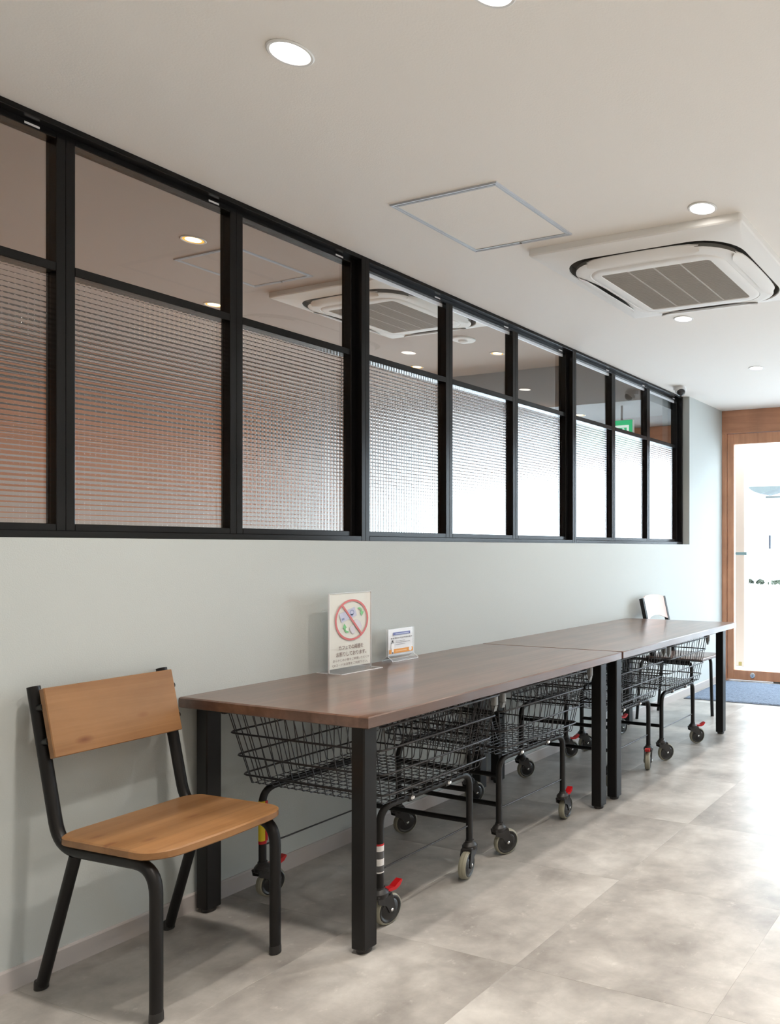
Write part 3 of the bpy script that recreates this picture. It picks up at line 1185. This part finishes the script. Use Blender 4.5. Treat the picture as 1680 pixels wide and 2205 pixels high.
def pine_chair():
    t = thing('chair', 'pine chair with black tube frame beside the near table end', 'chair', (0.290, 1.472, 0), math.radians(3))
    tr = 0.0155
    for sv in (-1, 1):
        v = sv * 0.179
        path = fillet([(-.262, v, .842), (-.232, v, .725), (-.150, v, .402), (.2265, v, .402), (.2265, v, .010)], 0.075, 8)
        # replace the start of the path by a slightly bowed post
        b = MB()
        b.tube(path, tr, 14)
        fr = b.build('side_frame', M['steel'], t)
        b = MB()
        b.tube([(-.085, v, .393), (-.2265, v, .008)], tr * .95, 14)
        b.build('rear_leg', M['steel'], t)
        for (px, pz, ln) in ((.2265, 0, 1), (-.2265, 0, 1)):
            b = MB()
            b.lathe((px if px > 0 else -.228, v, 0), (0, 0, 1), [(tr - .001, 0), (tr + .0015, .003), (tr + .0012, .020), (tr + .0003, .026)], 16)
            b.build('foot_cap', M['plastic'], t)
    for ux in (-.09, .13):
        b = MB()
        b.tube([(ux, -.185, .402), (ux, .185, .402)], .010, 10)
        b.build('seat_rail', M['steel'], t)
    # seat
    def outline(z, g=0.0):
        pts = []
        hy, x0, x1 = .201 - g, -.148 + g, .256 - g
        def arc(cx, cy, r, a0, a1, n=7):
            for k in range(n + 1):
                a = math.radians(a0 + (a1 - a0) * k / n)
                pts.append((cx + r * math.cos(a), cy + r * math.sin(a), z))
        arc(x1 - .08, -hy + .08, .08, -90, 0)
        for k in range(1, 6):
            f = k / 6
            pts.append((x1 + .006 * math.sin(PI * f), -hy + .08 + (2 * hy - .15) * f, z))
        arc(x1 - .07, hy - .07, .07, 0, 90)
        arc(x0 + .05, hy - .05, .05, 90, 180)
        arc(x0 + .05, -hy + .05, .05, 180, 270)
        return [(x_, y_ + .003, z_) for x_, y_, z_ in pts]
    b = MB()
    b.loft([outline(.4185, .004), outline(.4225), outline(.4385), outline(.4425, .004)], cap0=True, cap1=True)
    b.build('seat', M['chairwood'], t, 40)
    # back board, leaning like the posts
    ang = math.atan2(.232 - .262, .725 - .842)
    lean = math.atan((.262 - .232) / (.842 - .725))
    m = Matrix.Translation((-.232 + .028, 0, .742)) @ Matrix.Rotation(-lean, 4, 'Y')
    b = MB()
    b.cbox(0, .022, -.186, .174, -.098, .098, .0022, mtx=m)
    b.build('backrest', M['chairwood'], t, 0)
    for v in (-.179, .179):
        for z in (-.048, .048):
            c = m @ Vector((-.010, v, z))
            d = (m @ Vector((1, v, z)) - m @ Vector((0, v, z)))
            b = MB()
            b.cyl(c, d, .011, .026, 12)
            b.build('backrest_spacer', M['steel'], t)
    return t


pine_chair()


def far_chair():
    t = thing('chair', 'pale-backed chair standing behind the far table by the entrance', 'chair', (0.262, 5.075, 0), math.radians(-3))
    def strip(path, w, th, name, parent, v):
        b = MB()
        n = len(path)
        loops = []
        for i, (x, z) in enumerate(path):
            if i == 0:
                dx, dz = path[1][0] - x, path[1][1] - z
            elif i == n - 1:
                dx, dz = x - path[-2][0], z - path[-2][1]
            else:
                dx, dz = path[i + 1][0] - path[i - 1][0], path[i + 1][1] - path[i - 1][1]
            L = math.hypot(dx, dz)
            nx, nz = -dz / L * th / 2, dx / L * th / 2
            loops.append([(x + nx, v - w / 2, z + nz), (x + nx, v + w / 2, z + nz), (x - nx, v + w / 2, z - nz), (x - nx, v - w / 2, z - nz)])
        b.loft(loops, cap0=True, cap1=True)
        return b.build(name, M['steel'], parent, 30)
    for sv in (-1, 1):
        v = sv * .158
        post = [(p.x, p.z) for p in fillet([(-.185, 0, .868), (-.150, 0, .72), (-.085, 0, .434)], .05, 5)]
        strip(post, .022, .030, 'back_post', t, v)
        b = MB()
        b.tube(fillet([(-.16, v, .434), (.215, v, .434), (.228, v, 0)], .045, 6), .0125, 10)
        b.build('front_leg', M['steel'], t)
        b = MB()
        b.tube([(-.165, v, .434), (-.190, v, .40), (-.225, v, 0)], .0115, 10)
        b.build('rear_leg', M['steel'], t)
        b = MB()
        b.cbox(-.14, .20, v - .006, v + .006, .412, .446, .002)
        b.build('seat_frame', M['steel'], t, 0)
    b = MB()
    b.loft([rrect(.222, .178, .03, .4445, cx=.075), rrect(.226, .182, .03, .449, cx=.075), rrect(.226, .182, .03, .460, cx=.075), rrect(.222, .178, .03, .463, cx=.075)], cap0=True, cap1=True)
    b.build('seat', M['seatwood'], t, 40)
    b = MB()
    NY = 16
    rows = []
    def zt(v):
        u = abs(v) / .156
        return .866 + .022 * (1 - u ** 3)
    def zb(v):
        u = abs(v) / .156
        return .705 + .034 * max(0, 1 - u * u * 1.15)
    vs, fs = [], []
    NZ = 6
    for side in (0, 1):
        for i in range(NY + 1):
            v = -.156 + .312 * i / NY
            for j in range(NZ + 1):
                z = zb(v) + (zt(v) - zb(v)) * j / NZ
                x = -.150 - (z - .72) * .236 - .022 * (1 - (v / .156) ** 2) + .006 + (0.009 if side else 0)
                vs.append((x, v, z))
    n = NZ + 1
    o2 = (NY + 1) * n
    for i in range(NY):
        for j in range(NZ):
            a = i * n + j
            fs.append((a, a + 1, a + n + 1, a + n))
            fs.append((o2 + a, o2 + a + n, o2 + a + n + 1, o2 + a + 1))
        fs.append((i * n, (i + 1) * n, o2 + (i + 1) * n, o2 + i * n))
        fs.append((i * n + NZ, o2 + i * n + NZ, o2 + (i + 1) * n + NZ, (i + 1) * n + NZ))
    for j in range(NZ):
        fs.append((j, o2 + j, o2 + j + 1, j + 1))
        e = NY * n
        fs.append((e + j, e + j + 1, o2 + e + j + 1, o2 + e + j))
    b.add(vs, fs)
    b.build('backrest', M['palewood'], t, 40)
    return t


far_chair()

# ------------------------------------------------------------------ shopping carts
LEV = [(.672, .350, .300), (.595, .341, .288), (.513, .332, .270), (.443, .325, .252), (.406, .316, .236)]


def ring(level, r, n=6):
    z, hx, hy = level
    b = MB()
    b.tube(rrect(hx + r, hy + r, .03, z, 3), r, n, closed=True)
    return b


def cart_meshes():
    D_ = {}
    D_['rim'] = ring(LEV[0], .0042, 8).mesh('rim', M['wire'])
    for i in (1, 2, 3):
        D_['ring%d' % i] = ring(LEV[i], .0035).mesh('ring', M['wire'])
    b = MB()
    # wires running across (x) and lengthwise (y), each one U-shaped
    ny, nx = 15, 18
    for k in range(ny):
        f = -1 + 2 * (k + .5) / ny
        pts = [(-LEV[0][1], f * LEV[0][2], LEV[0][0]), (-LEV[4][1] - .001, f * LEV[4][2], LEV[4][0] + .004), (-LEV[4][1] + .004, f * LEV[4][2], LEV[4][0]),
               (LEV[4][1] - .004, f * LEV[4][2], LEV[4][0]), (LEV[4][1] + .001, f * LEV[4][2], LEV[4][0] + .004), (LEV[0][1], f * LEV[0][2], LEV[0][0])]
        b.tube(pts, .0018, 5)
    for k in range(nx):
        f = -1 + 2 * (k + .5) / nx
        pts = [(f * LEV[0][1], -LEV[0][2], LEV[0][0]), (f * LEV[4][1], -LEV[4][2] - .001, LEV[4][0] + .006), (f * LEV[4][1], -LEV[4][2] + .004, LEV[4][0] + .0025),
               (f * LEV[4][1], LEV[4][2] - .004, LEV[4][0] + .0025), (f * LEV[4][1], LEV[4][2] + .001, LEV[4][0] + .006), (f * LEV[0][1], LEV[0][2], LEV[0][0])]
        b.tube(pts, .0018, 5)
    D_['wires'] = b.mesh('basket', M['wire'])
    # hinged rear flap: U loops just inside the handle end
    b = MB()
    for k in range(8):
        f = -1 + 2 * (k + .5) / 8
        c, hw = f * .30, .0125
        y0, y1 = -.288, -.205
        pts = [(c - hw, y0, .668), (c - hw * .9, y1 - .006, .47), (c - hw * .55, y1, .458), (c + hw * .55, y1, .458), (c + hw * .9, y1 - .006, .47), (c + hw, y0, .668)]
        b.tube(pts, .0018, 5)
    b.tube([(-.325, -.288, .668), (.325, -.288, .668)], .0025, 6)
    b.tube([(-.315, -.245, .56), (.315, -.245, .56)], .0025, 6)
    D_['flap'] = b.mesh('rear_flap', M['wire'])
    # side frame (x=+.27)
    b = MB()
    b.tube(fillet([(0, -.2175, .128), (0, -.2175, .388), (0, .2175, .388), (0, .2175, .128)], .055, 7), .0125, 12)
    D_['side'] = b.mesh('side_frame', M['steel'])
    b = MB()
    b.tube([(-.27, 0, 0), (.27, 0, 0)], .0095, 10)
    D_['cross'] = b.mesh('crossbar', M['steel'])
    b = MB()
    b.tube([(0, -.2175, 0), (0, .2175, 0)], .0032, 8)
    D_['rod'] = b.mesh('side_rod', M['wire'])
    b = MB()
    for y in (0,):
        b.cbox(-.002, .010, y - .012, y + .012, .374, .4035, .001)
        b.lathe((.0100, y + .002, .386), (1, 0, 0), [(.0085, -.001), (.0085, .003), (.005, .007)], 14, 1)
    D_['clampp'] = b.mesh('clamp', [M['wire'], M['chrome']])
    b = MB()
    b.cbox(-.013, .013, -.010, .010, -.030, .016, .005)
    b.prism([(-.009, -.030), (.009, -.030), (.003, -.050), (-.003, -.050)], 'y', -.008, .008)
    D_['cap'] = b.mesh('corner_cap', M['greycap'], 30)
    b = MB()
    b.cbox(-.012, .012, -.012, .012, -.018, .0125, .004)
    D_['short'] = b.mesh('end_cap', M['darkcap'], 30)
    # caster: stem at origin, wheel trailing along +x
    tr, R_ = .030, .050
    b = MB()
    b.lathe((0, 0, .098), (0, 0, 1), [(.024, 0), (.027, .006), (.027, .016), (.021, .024), (.0155, .028), (.0155, .034)], 20)
    for s in (-1, 1):
        y0, y1 = (s * .0175, s * .0215)
        b.prism([(-.026, .108), (.030, .108), (.036, .090), (.045, .052), (.040, .040), (.024, .040), (.008, .070), (-.022, .086)], 'y', min(y0, y1), max(y0, y1))
    b.cbox(-.026, .030, -.0215, .0215, .098, .110, .003)
    D_['fork'] = b.mesh('caster', M['plastic'], 30)
    b = MB()
    b.lathe((tr, 0, R_), (0, 1, 0), [(.0415, -.0130), (.0440, -.0145), (.0475, -.0120), (.0500, -.005), (.0490, 0), (.0500, .005), (.0475, .0120), (.0440, .0145), (.0415, .0130)], 36, ring=True)
    D_['wheel'] = b.mesh('wheel', M['tread'], 30)
    b = MB()
    b.lathe((tr, 0, R_), (0, 1, 0), [(.010, -.0170), (.028, -.0165), (.033, -.0135), (.0395, -.0155), (.0430, -.0145), (.0430, .0145), (.0395, .0155), (.033, .0135), (.028, .0165), (.010, .0170)], 36)
    D_['disc'] = b.mesh('wheel_disc', M['hub'], 30)
    b = MB()
    b.lathe((tr, 0, R_), (0, 1, 0), [(.003, -.0255), (.0052, -.0235), (.0055, .0235), (.003, .0255)], 14)
    D_['axle'] = b.mesh('axle', M['chrome'], 30)
    b = MB()
    b.prism([(.024, .118), (.050, .115), (.064, .123), (.080, .130), (.083, .125), (.073, .111), (.056, .104), (.024, .107)], 'y', -.0125, .0125)
    D_['pedal'] = b.mesh('brake_pedal', M['red'], 25)
    b = MB()
    b.tube([(-.33, 0, 0), (.33, 0, 0)], .0110, 12)
    D_['handle'] = b.mesh('handle', M['plastic'])
    b = MB()
    b.tube([(0, -.045, -.008), (0, 0, 0)], .006, 8)
    D_['arm'] = b.mesh('handle_arm', M['wire'])
    return D_


CM = cart_meshes()


def cart(loc, rotz, label, casters, stickers=False, hy=.340, sy_=1.0):
    """casters: 4 tuples (sx, sy, world trail angle deg, brake)"""
    t = thing('shopping_cart', label, 'shopping cart', loc, rotz, 'wire shopping carts under the tables')
    bk = put('basket', CM['wires'], t)
    bk.scale = (1, sy_, 1)
    put('rim', CM['rim'], bk)
    for i in (1, 2, 3):
        put('ring', CM['ring%d' % i], bk)
    put('rear_flap', CM['flap'], bk)
    for s in (-1, 1):
        put('side_frame', CM['side'], t, (s * .27, 0, 0))
        put('side_rod', CM['rod'], t, (s * .27, 0, .188))
        for yy in (-.09, .09):
            put('clamp', CM['clampp'], t, (s * .2725, yy, 0), 0 if s > 0 else PI)
    put('crossbar', CM['cross'], t, (0, -.2175, .203))
    put('crossbar', CM['cross'], t, (0, -.2175, .320))
    h = put('handle', CM['handle'], t, (0, hy, .681))
    for s in (-1, 1):
        put('handle_arm', CM['arm'], h, (s * .335, 0, 0))
        put('end_cap', CM['short'] if stickers else CM['cap'], h, (s * .336, 0, -.014 if not stickers else 0))
        put('corner_cap', CM['cap'], t, (s * .338, -.278 * sy_, .660))
    for sx, sy, ang, brake in casters:
        c = put('caster', CM['fork'], t, (sx * .27, sy * .2175, 0), math.radians(ang) - rotz)
        put('wheel', CM['wheel'], c)
        put('wheel_disc', CM['disc'], c)
        put('axle', CM['axle'], c)
        if brake:
            put('brake_pedal', CM['pedal'], c)
    if stickers:
        b = MB()
        c0 = Vector((.27, .2175, 0))
        b.tube([c0 + Vector((0, 0, z)) for z in (.205, .345)], .0131, 12, mi=0)
        b.tube([c0 + Vector((0, 0, z)) for z in (.195, .206)], .01325, 12, mi=1)
        for a in (0,):
            b.box(.2565 - .0008, .2565 + .004, .2175 - .0095, .2175 - .0005, .205, .345, 1)
        b.build('warning_sticker', [M['yellow'], M['red']], t, label='yellow and red strip on the frame tube')
        b = MB()
        c1 = Vector((-.27, .2175, 0))
        for i, (z0, z1, mi) in enumerate(((.268, .274, 1), (.250, .268, 0), (.226, .250, 2), (.204, .226, 0), (.184, .204, 2), (.180, .184, 0))):
            b.tube([c1 + Vector((0, 0, z0)), c1 + Vector((0, 0, z1))], .0131, 12, mi=mi)
        b.build('barcode_label', [M['white_label'], M['red'], M['ink_dark']], t, label='red, white and black striped label')
    return t


# cart 1 stands the other way round (handle towards the camera)
cart((0.410, 2.120, 0), PI, 'wire cart under the near table closest to the camera, with a yellow sticker', [
    (-1, 1, 88, True), (1, 1, 86, True), (-1, -1, -72, False), (1, -1, 70, False)], True, .305)
cart((0.405, 2.757, 0), math.radians(-2), 'second wire cart from the camera, under the far half of the near table', [
    (1, -1, 66, False), (1, 1, 98, True), (-1, -1, 70, False), (-1, 1, 72, False)])
cart((0.396, 3.637, 0), 0, 'third wire cart from the camera, behind the paired table legs', [
    (1, -1, 80, False), (1, 1, -68, True), (-1, -1, 66, False), (-1, 1, 60, True)], False, .284, .935)
cart((0.408, 4.228, 0), math.radians(-1), 'farthest wire cart from the camera, under the far table next to the pale chair', [
    (1, -1, 57, False), (1, 1, 50, True), (-1, -1, 60, False), (-1, 1, 75, True)], False, .305, .935)

# ------------------------------------------------------------------ signs on the table


def text_mesh(body, size, align='CENTER', name='lettering', mat_=None, bold=0.0):
    cu = bpy.data.curves.new('tmp_text', 'FONT')
    cu.body = body
    cu.size = size
    cu.align_x = align
    cu.resolution_u = 3
    cu.offset = bold
    o = bpy.data.objects.new('tmp_text', cu)
    COL.objects.link(o)
    bpy.context.view_layer.update()
    dg = bpy.context.evaluated_depsgraph_get()
    me = bpy.data.meshes.new_from_object(o.evaluated_get(dg))
    me.name = name
    me.materials.clear()
    me.materials.append(mat_)
    bpy.data.objects.remove(o)
    bpy.data.curves.remove(cu)
    return me


def put_text(body, size, y, z, x, parent, mat_, width=None, align='CENTER', name='lettering', bold=0.0):
    """text standing in a plane facing +x; local y runs to the right"""
    me = text_mesh(body, size, align, name, mat_, bold)
    co = np.empty(len(me.vertices) * 3)
    me.vertices.foreach_get('co', co)
    co = co.reshape(-1, 3)
    k = 1.0
    if width and len(co):
        k = width / (co[:, 0].max() - co[:, 0].min())
        co[:, 0] *= k
        if align == 'CENTER':
            co[:, 0] -= (co[:, 0].max() + co[:, 0].min()) / 2
    new = np.stack([np.full(len(co), x), co[:, 0] + y, co[:, 1] + z], 1)
    me.vertices.foreach_set('co', new.ravel())
    me.update()
    return put(name, me, parent)


def flat(poly, x, name, mat_, parent, th=0.0003):
    b = MB()
    b.prism(poly, 'x', x, x + th)
    return b.build(name, mat_, parent, 0)


def annulus(cy, cz, ro, ri, a0, a1, n=40):
    out = []
    for k in range(n + 1):
        a = math.radians(a0 + (a1 - a0) * k / n)
        out.append((cy + ro * math.cos(a), cz + ro * math.sin(a)))
    inn = []
    for k in range(n + 1):
        a = math.radians(a0 + (a1 - a0) * k / n)
        inn.append((cy + ri * math.cos(a), cz + ri * math.sin(a)))
    return out, inn


def ringmesh(cy, cz, ro, ri, a0, a1, x, name, mat_, parent):
    o, i = annulus(cy, cz, ro, ri, a0, a1)
    b = MB()
    n = len(o)
    vs = [(x, *p) for p in o] + [(x, *p) for p in i]
    b.add(vs, [(k, k + 1, n + k + 1, n + k) for k in range(n - 1)])
    return b.build(name, mat_, parent, 0)


ZTAB = 0.7352
# tall sign
t = thing('table_sign', 'tall acrylic stand holding a sheet with a red prohibition circle', 'sign', (0.081, 2.337, ZTAB), 0.0, 'acrylic signs on the near table')
W, Hh = .208, .315
b = MB()
b.box(-.0040, -.0022, -W / 2, W / 2, .001, Hh)
b.box(.0022, .0040, -W / 2, W / 2, .001, Hh)
b.box(-.066, .066, -W / 2, W / 2, 0.0, .0025)
b.build('acrylic_holder', M['acrylic'], t, 0)
b = MB()
b.cbox(-.0040, .0040, -W / 2 - .0014, -W / 2, .0, Hh, .0004)
b.cbox(-.0040, .0040, W / 2, W / 2 + .0014, .0, Hh, .0004)
b.cbox(-.0040, .0040, -W / 2, W / 2, Hh, Hh + .0014, .0004)
b.cbox(.066, .0685, -W / 2, W / 2, .0, .0028, .0004)
b.cbox(-.066, .066, -W / 2 - .0014, -W / 2, .0, .0028, .0004)
b.cbox(-.066, .066, W / 2, W / 2 + .0014, .0, .0028, .0004)
b.build('polished_edge', M['acredge'], t, 0)
b = MB()
b.box(-.0008, .0008, -W / 2 + .002, W / 2 - .002, .016, Hh - .002)
pp = b.build('paper_sheet', M['paper'], t, 0)
X0 = .0046
cz = .205
RO, RI = .0835, .0755
ringmesh(0.004, cz, RO, RI, -10, 350, X0, 'prohibition_ring', M['ink_red'], pp)
ca, sa = math.cos(math.radians(128)), math.sin(math.radians(128))
dx_, dz_ = ca * .078, sa * .078
nx_, nz_ = -sa * .004, ca * .004
flat([(.004 + dx_ + nx_, cz + dz_ + nz_), (.004 + dx_ - nx_, cz + dz_ - nz_), (.004 - dx_ - nx_, cz - dz_ - nz_), (.004 - dx_ + nx_, cz - dz_ + nz_)], X0 + .0004, 'prohibition_bar', M['ink_red'], pp)


def rot_rect(cy, cz_, hw, hh, a):
    c, s_ = math.cos(math.radians(a)), math.sin(math.radians(a))
    return [(cy + u * c - v * s_, cz_ + u * s_ + v * c) for u, v in ((-hw, -hh), (hw, -hh), (hw, hh), (-hw, hh))]


bn = flat(rot_rect(-.015, cz + .022, .040, .0185, 18), X0 - .0008, 'banknote', M['ink_lav'], pp)
ringmesh(.004, cz + .030, .011, .0075, 0, 360, X0, 'banknote_medallion', M['ink_lavd'], pp)
ringmesh(.004, cz + .020, .006, .0, 0, 360, X0, 'banknote_medallion', M['ink_lavd'], pp)
flat(rot_rect(-.040, cz + .006, .006, .004, 18), X0 - .0002, 'banknote_numeral', M['ink_lavd'], pp)


def disc(cy, cz_, r, x, name, mat_):
    flat([(cy + r * math.cos(2 * PI * k / 24), cz_ + r * math.sin(2 * PI * k / 24)) for k in range(24)], x, name, mat_, pp)


for (yy, zz, r) in ((.025, cz - .012, .0125), (.036, cz - .020, .0135), (.043, cz - .032, .0115), (.006, cz - .036, .0125), (.010, cz - .048, .0095)):
    disc(yy, zz, r, X0 - .0006 + yy * .002, 'coin_pictogram', M['ink_coin'])
ringmesh(.040, cz + .032, .0165, .0095, -20, 110, X0, 'curved_arrow', M['ink_green'], pp)
flat([(.044, cz + .030), (.064, cz + .030), (.054, cz + .012)], X0, 'arrow_head', M['ink_green'], pp)
ringmesh(-.018, cz - .034, .0165, .0095, 150, 290, X0, 'curved_arrow', M['ink_green'], pp)
flat([(-.042, cz - .032), (-.022, cz - .030), (-.034, cz - .012)], X0, 'arrow_head', M['ink_green'], pp)
put_text('カフェでの両替を', .020, .000, .089, X0, pp, M['ink_brown'], .122, bold=.0002)
put_text('お断りしております。', .020, .002, .063, X0, pp, M['ink_brown'], .150, bold=.0002)
put_text('あらかじめ小銭をご準備いただくか', .0115, .002, .043, X0, pp, M['ink_brown'], .182)
put_text('QRコード決済等をご利用下さい。', .0115, -.004, .025, X0, pp, M['ink_brown'], .176)

# small sign
t = thing('table_sign', 'small acrylic stand with a blue bar and an orange band on its card', 'sign', (0.052, 2.637, ZTAB), 0.0, 'acrylic signs on the near table')
W, Hh = .150, .142
m1 = MB()
m1.box(-.0055, -.0040, -W / 2, W / 2, .022, Hh)
m1.box(.0040, .0055, -W / 2, W / 2, .022, Hh)
for s in (-1, 1):
    m1.add([(s * .0040, -W / 2, .022), (s * .0055, -W / 2, .022), (s * .030, -W / 2, .008), (s * .028, -W / 2, .008),
            (s * .0040, W / 2, .022), (s * .0055, W / 2, .022), (s * .030, W / 2, .008), (s * .028, W / 2, .008)],
           [(0, 1, 2, 3), (4, 7, 6, 5), (0, 4, 5, 1), (1, 5, 6, 2), (2, 6, 7, 3), (3, 7, 4, 0)])
    m1.box(min(s * .028, s * .030), max(s * .028, s * .030), -W / 2, W / 2, 0, .008)
m1.build('acrylic_holder', M['acrylic'], t, 0)
b = MB()
for yy in (-W / 2 - .0007, W / 2 + .0007):
    b.tube([(-.029, yy, .001), (-.029, yy, .008), (-.005, yy, .022), (-.005, yy, Hh)], .0011, 6)
    b.tube([(.029, yy, .001), (.029, yy, .008), (.005, yy, .022), (.005, yy, Hh)], .0011, 6)
b.tube([(.030, -W / 2, .002), (.030, W / 2, .002)], .0012, 6)
b.build('polished_edge', M['acredge'], t)
b = MB()
b.box(-.003, .003, -W / 2 + .004, W / 2 - .004, .028, Hh - .002)
pp = b.build('card', M['paperw'], t, 0)
X0 = .0061
flat(rect_poly(-.048, .052, .114, .126), X0, 'blue_bar', M['ink_blue'], pp)
flat(rect_poly(-.036, .044, .1165, .1215), X0 + .0004, 'blue_bar_line', M['ink_blue2'], pp)
flat(rect_poly(-W / 2 + .004, W / 2 - .006, .034, .053), X0, 'orange_band', M['ink_orange'], pp)
flat(rect_poly(-.035, .030, .041, .046), X0 + .0004, 'orange_band_line', M['ink_orange2'], pp)
disc2 = lambda cy, cz_, r, mt, nm: flat([(cy + r * math.cos(2 * PI * k / 20), cz_ + r * math.sin(2 * PI * k / 20)) for k in range(20)], X0 + .0006, nm, mt, pp)
disc2(.052, .046, .009, M['paperw'], 'round_mark')
# bottle-shaped pictogram
flat([(-.058, .034), (-.046, .034), (-.046, .055), (-.043, .062), (-.043, .072), (-.047, .078), (-.057, .078), (-.061, .072), (-.061, .062), (-.058, .055)], X0 + .0008, 'figure_pictogram', M['paperw'], pp)
flat(rect_poly(-.061, -.043, .080, .083), X0 + .0004, 'figure_pictogram', M['ink_dark'], pp)
disc2(-.052, .0885, .0045, M['ink_dark'], 'figure_pictogram')
flat(rect_poly(-.055, -.049, .034, .041), X0 + .0012, 'figure_pictogram', M['ink_dark'], pp)
rr = random.Random(4)
# small print too faint to read: broken strokes only
for (z0, h, ya, yb, step, mt) in ((.098, .0065, -.060, .056, .0105, M['ink_grey']), (.0855, .0040, -.034, .020, .0045, M['ink_grey']), (.0785, .0040, -.034, .050, .0045, M['ink_grey']), (.0705, .0030, -.034, .022, .0040, M['ink_grey'])):
    y = ya
    b = MB()
    while y < yb:
        wd = step * rr.uniform(.5, .85)
        b.box(X0, X0 + .0003, y, y + wd, z0 + h * rr.uniform(0, .2), z0 + h * rr.uniform(.75, 1))
        y += step
    b.build('small_print', mt, pp, 0)

# ------------------------------------------------------------------ door mat
t = thing('door_mat', 'blue grey carpet mat on the floor inside the entrance door', 'mat', (0.0, 0.0, 0.0))
b = MB()
NX, NYY = 150, 60
rr = random.Random(9)
x0, x1, y0, y1 = .04, 2.2, 5.745, 6.625
vs, fs = [], []
for i in range(NX + 1):
    for j in range(NYY + 1):
        e = 1 if 0 < i < NX and 0 < j < NYY else 0
        vs.append((x0 + (x1 - x0) * i / NX + (rr.uniform(-.004, .004) if 1 else 0), y0 + (y1 - y0) * j / NYY + rr.uniform(-.004, .004), (.008 + rr.uniform(0, .0045)) if e else .002))
for i in range(NX):
    for j in range(NYY):
        a = i * (NYY + 1) + j
        fs.append((a, a + NYY + 1, a + NYY + 2, a + 1))
b.add(vs, fs)
b.build('carpet_pile', M['mat'], t, 0, kind='stuff')
b = MB()
b.cbox(x0 - .006, x1 + .006, y0 - .006, y1 + .006, .0, .003, .001)
b.build('rubber_backing', M['matedge'], t, 0)

# ------------------------------------------------------------------ outside
b = MB()
b.box(-14, 20, Y1 + 0.12, 34, -0.2, -0.03)
b.build('ground', M['street'], kind='structure', smooth=0)
t = thing('pillar', 'beige square pillar standing outside just behind the door glass', 'pillar', (-0.055, 7.35, -0.03))
b = MB()
b.cbox(-.058, .042, 0, .14, .06, 2.72, .004)
b.build('shaft', M['pillar'], t, 0)
b = MB()
b.cbox(-.066, .050, -.008, .15, 0, .06, .004)
b.build('base', M['facade'], t, 0)
b = MB()
b.box(-.020, .014, -.0025, -.0003, .066, .104)
b.build('yellow_tag', mat('faded_yellow_tag', (0.33, 0.27, 0.08), 0.6), t, 0)
t = thing('street_building', 'white washed-out building across the street seen through the door', 'building', (0, 17, -0.03))
b = MB()
b.cbox(-10, 12, 0, 5, 0, 6.5, .02)
b.build('wall', M['facade'], t, 0)
for x in (4.2, 7.4):
    b = MB()
    b.cbox(x - .7, x + .7, -.03, -.002, 3.2, 4.4, .005)
    b.build('window', M['facade2'], t, 0)
t = thing('awning', 'grey awning hanging over the pavement across the street', 'awning', (-1.45, 12.6, 2.12))
b = MB()
b.prism([(-.32, .155), (.36, .155), (.24, .11), (-.08, .03), (-.19, .07)], 'y', -.25, .35)
b.build('canopy', M['awning'], t, 0)
b = MB()
b.cbox(.35, .39, .0, .04, -2.15, .12, .002)
b.build('post', M['facade'], t, 0)
b = MB()
b.cbox(-.05, .9, -.02, .02, -.03, .0, .002)
b.build('valance', M['awning'], t, 0)
rr = random.Random(12)
for i, (x, sz, lab) in enumerate(((-1.02, .05, 'small round shrub seen outside right beside the pillar'), (-.865, .055, 'small round shrub in the middle of the row outside the door'), (-.60, .14, 'largest clipped shrub of the row, at the right edge of the picture'))):
    t = thing('shrub', lab, 'shrub', (x, 10.4, -0.03), group='shrubs along the pavement')
    b = MB()
    for k in range(140):
        a, c = rr.uniform(0, 2 * PI), rr.uniform(-.2, 1)
        r = sz * rr.uniform(.7, 1.05)
        p = Vector((r * math.cos(a) * math.sqrt(max(0, 1 - c * c)), r * math.sin(a) * math.sqrt(max(0, 1 - c * c)), 0.765 + .045 * c * rr.uniform(.7, 1)))
        u = Vector((rr.uniform(-1, 1), rr.uniform(-1, 1), rr.uniform(-1, 1))).normalized() * .028
        v = u.cross(Vector((rr.uniform(-1, 1), rr.uniform(-1, 1), 1))).normalized() * .016
        b.add([p - u, p + v, p + u, p - v], [(0, 1, 2, 3)])
    b.build('foliage', M['leaf'], t, 0, kind='stuff')
    b = MB()
    b.cbox(-sz * .9, sz * .9, -.09, .09, 0, .70, .006)
    b.build('planter', M['facade'], t, 0)
t = thing('street_post', 'thin grey signpost outside, seen through the door glass', 'post', (-0.463, 9.6, -0.03))
b = MB()
b.cyl((0, 0, .62), (0, 0, 1), .010, 1.25, 10)
b.build('pole', M['facade'], t)
b = MB()
b.cbox(-.016, .016, -.02, .02, 1.25, 1.43, .004)
b.build('box', M['facade2'], t, 0)
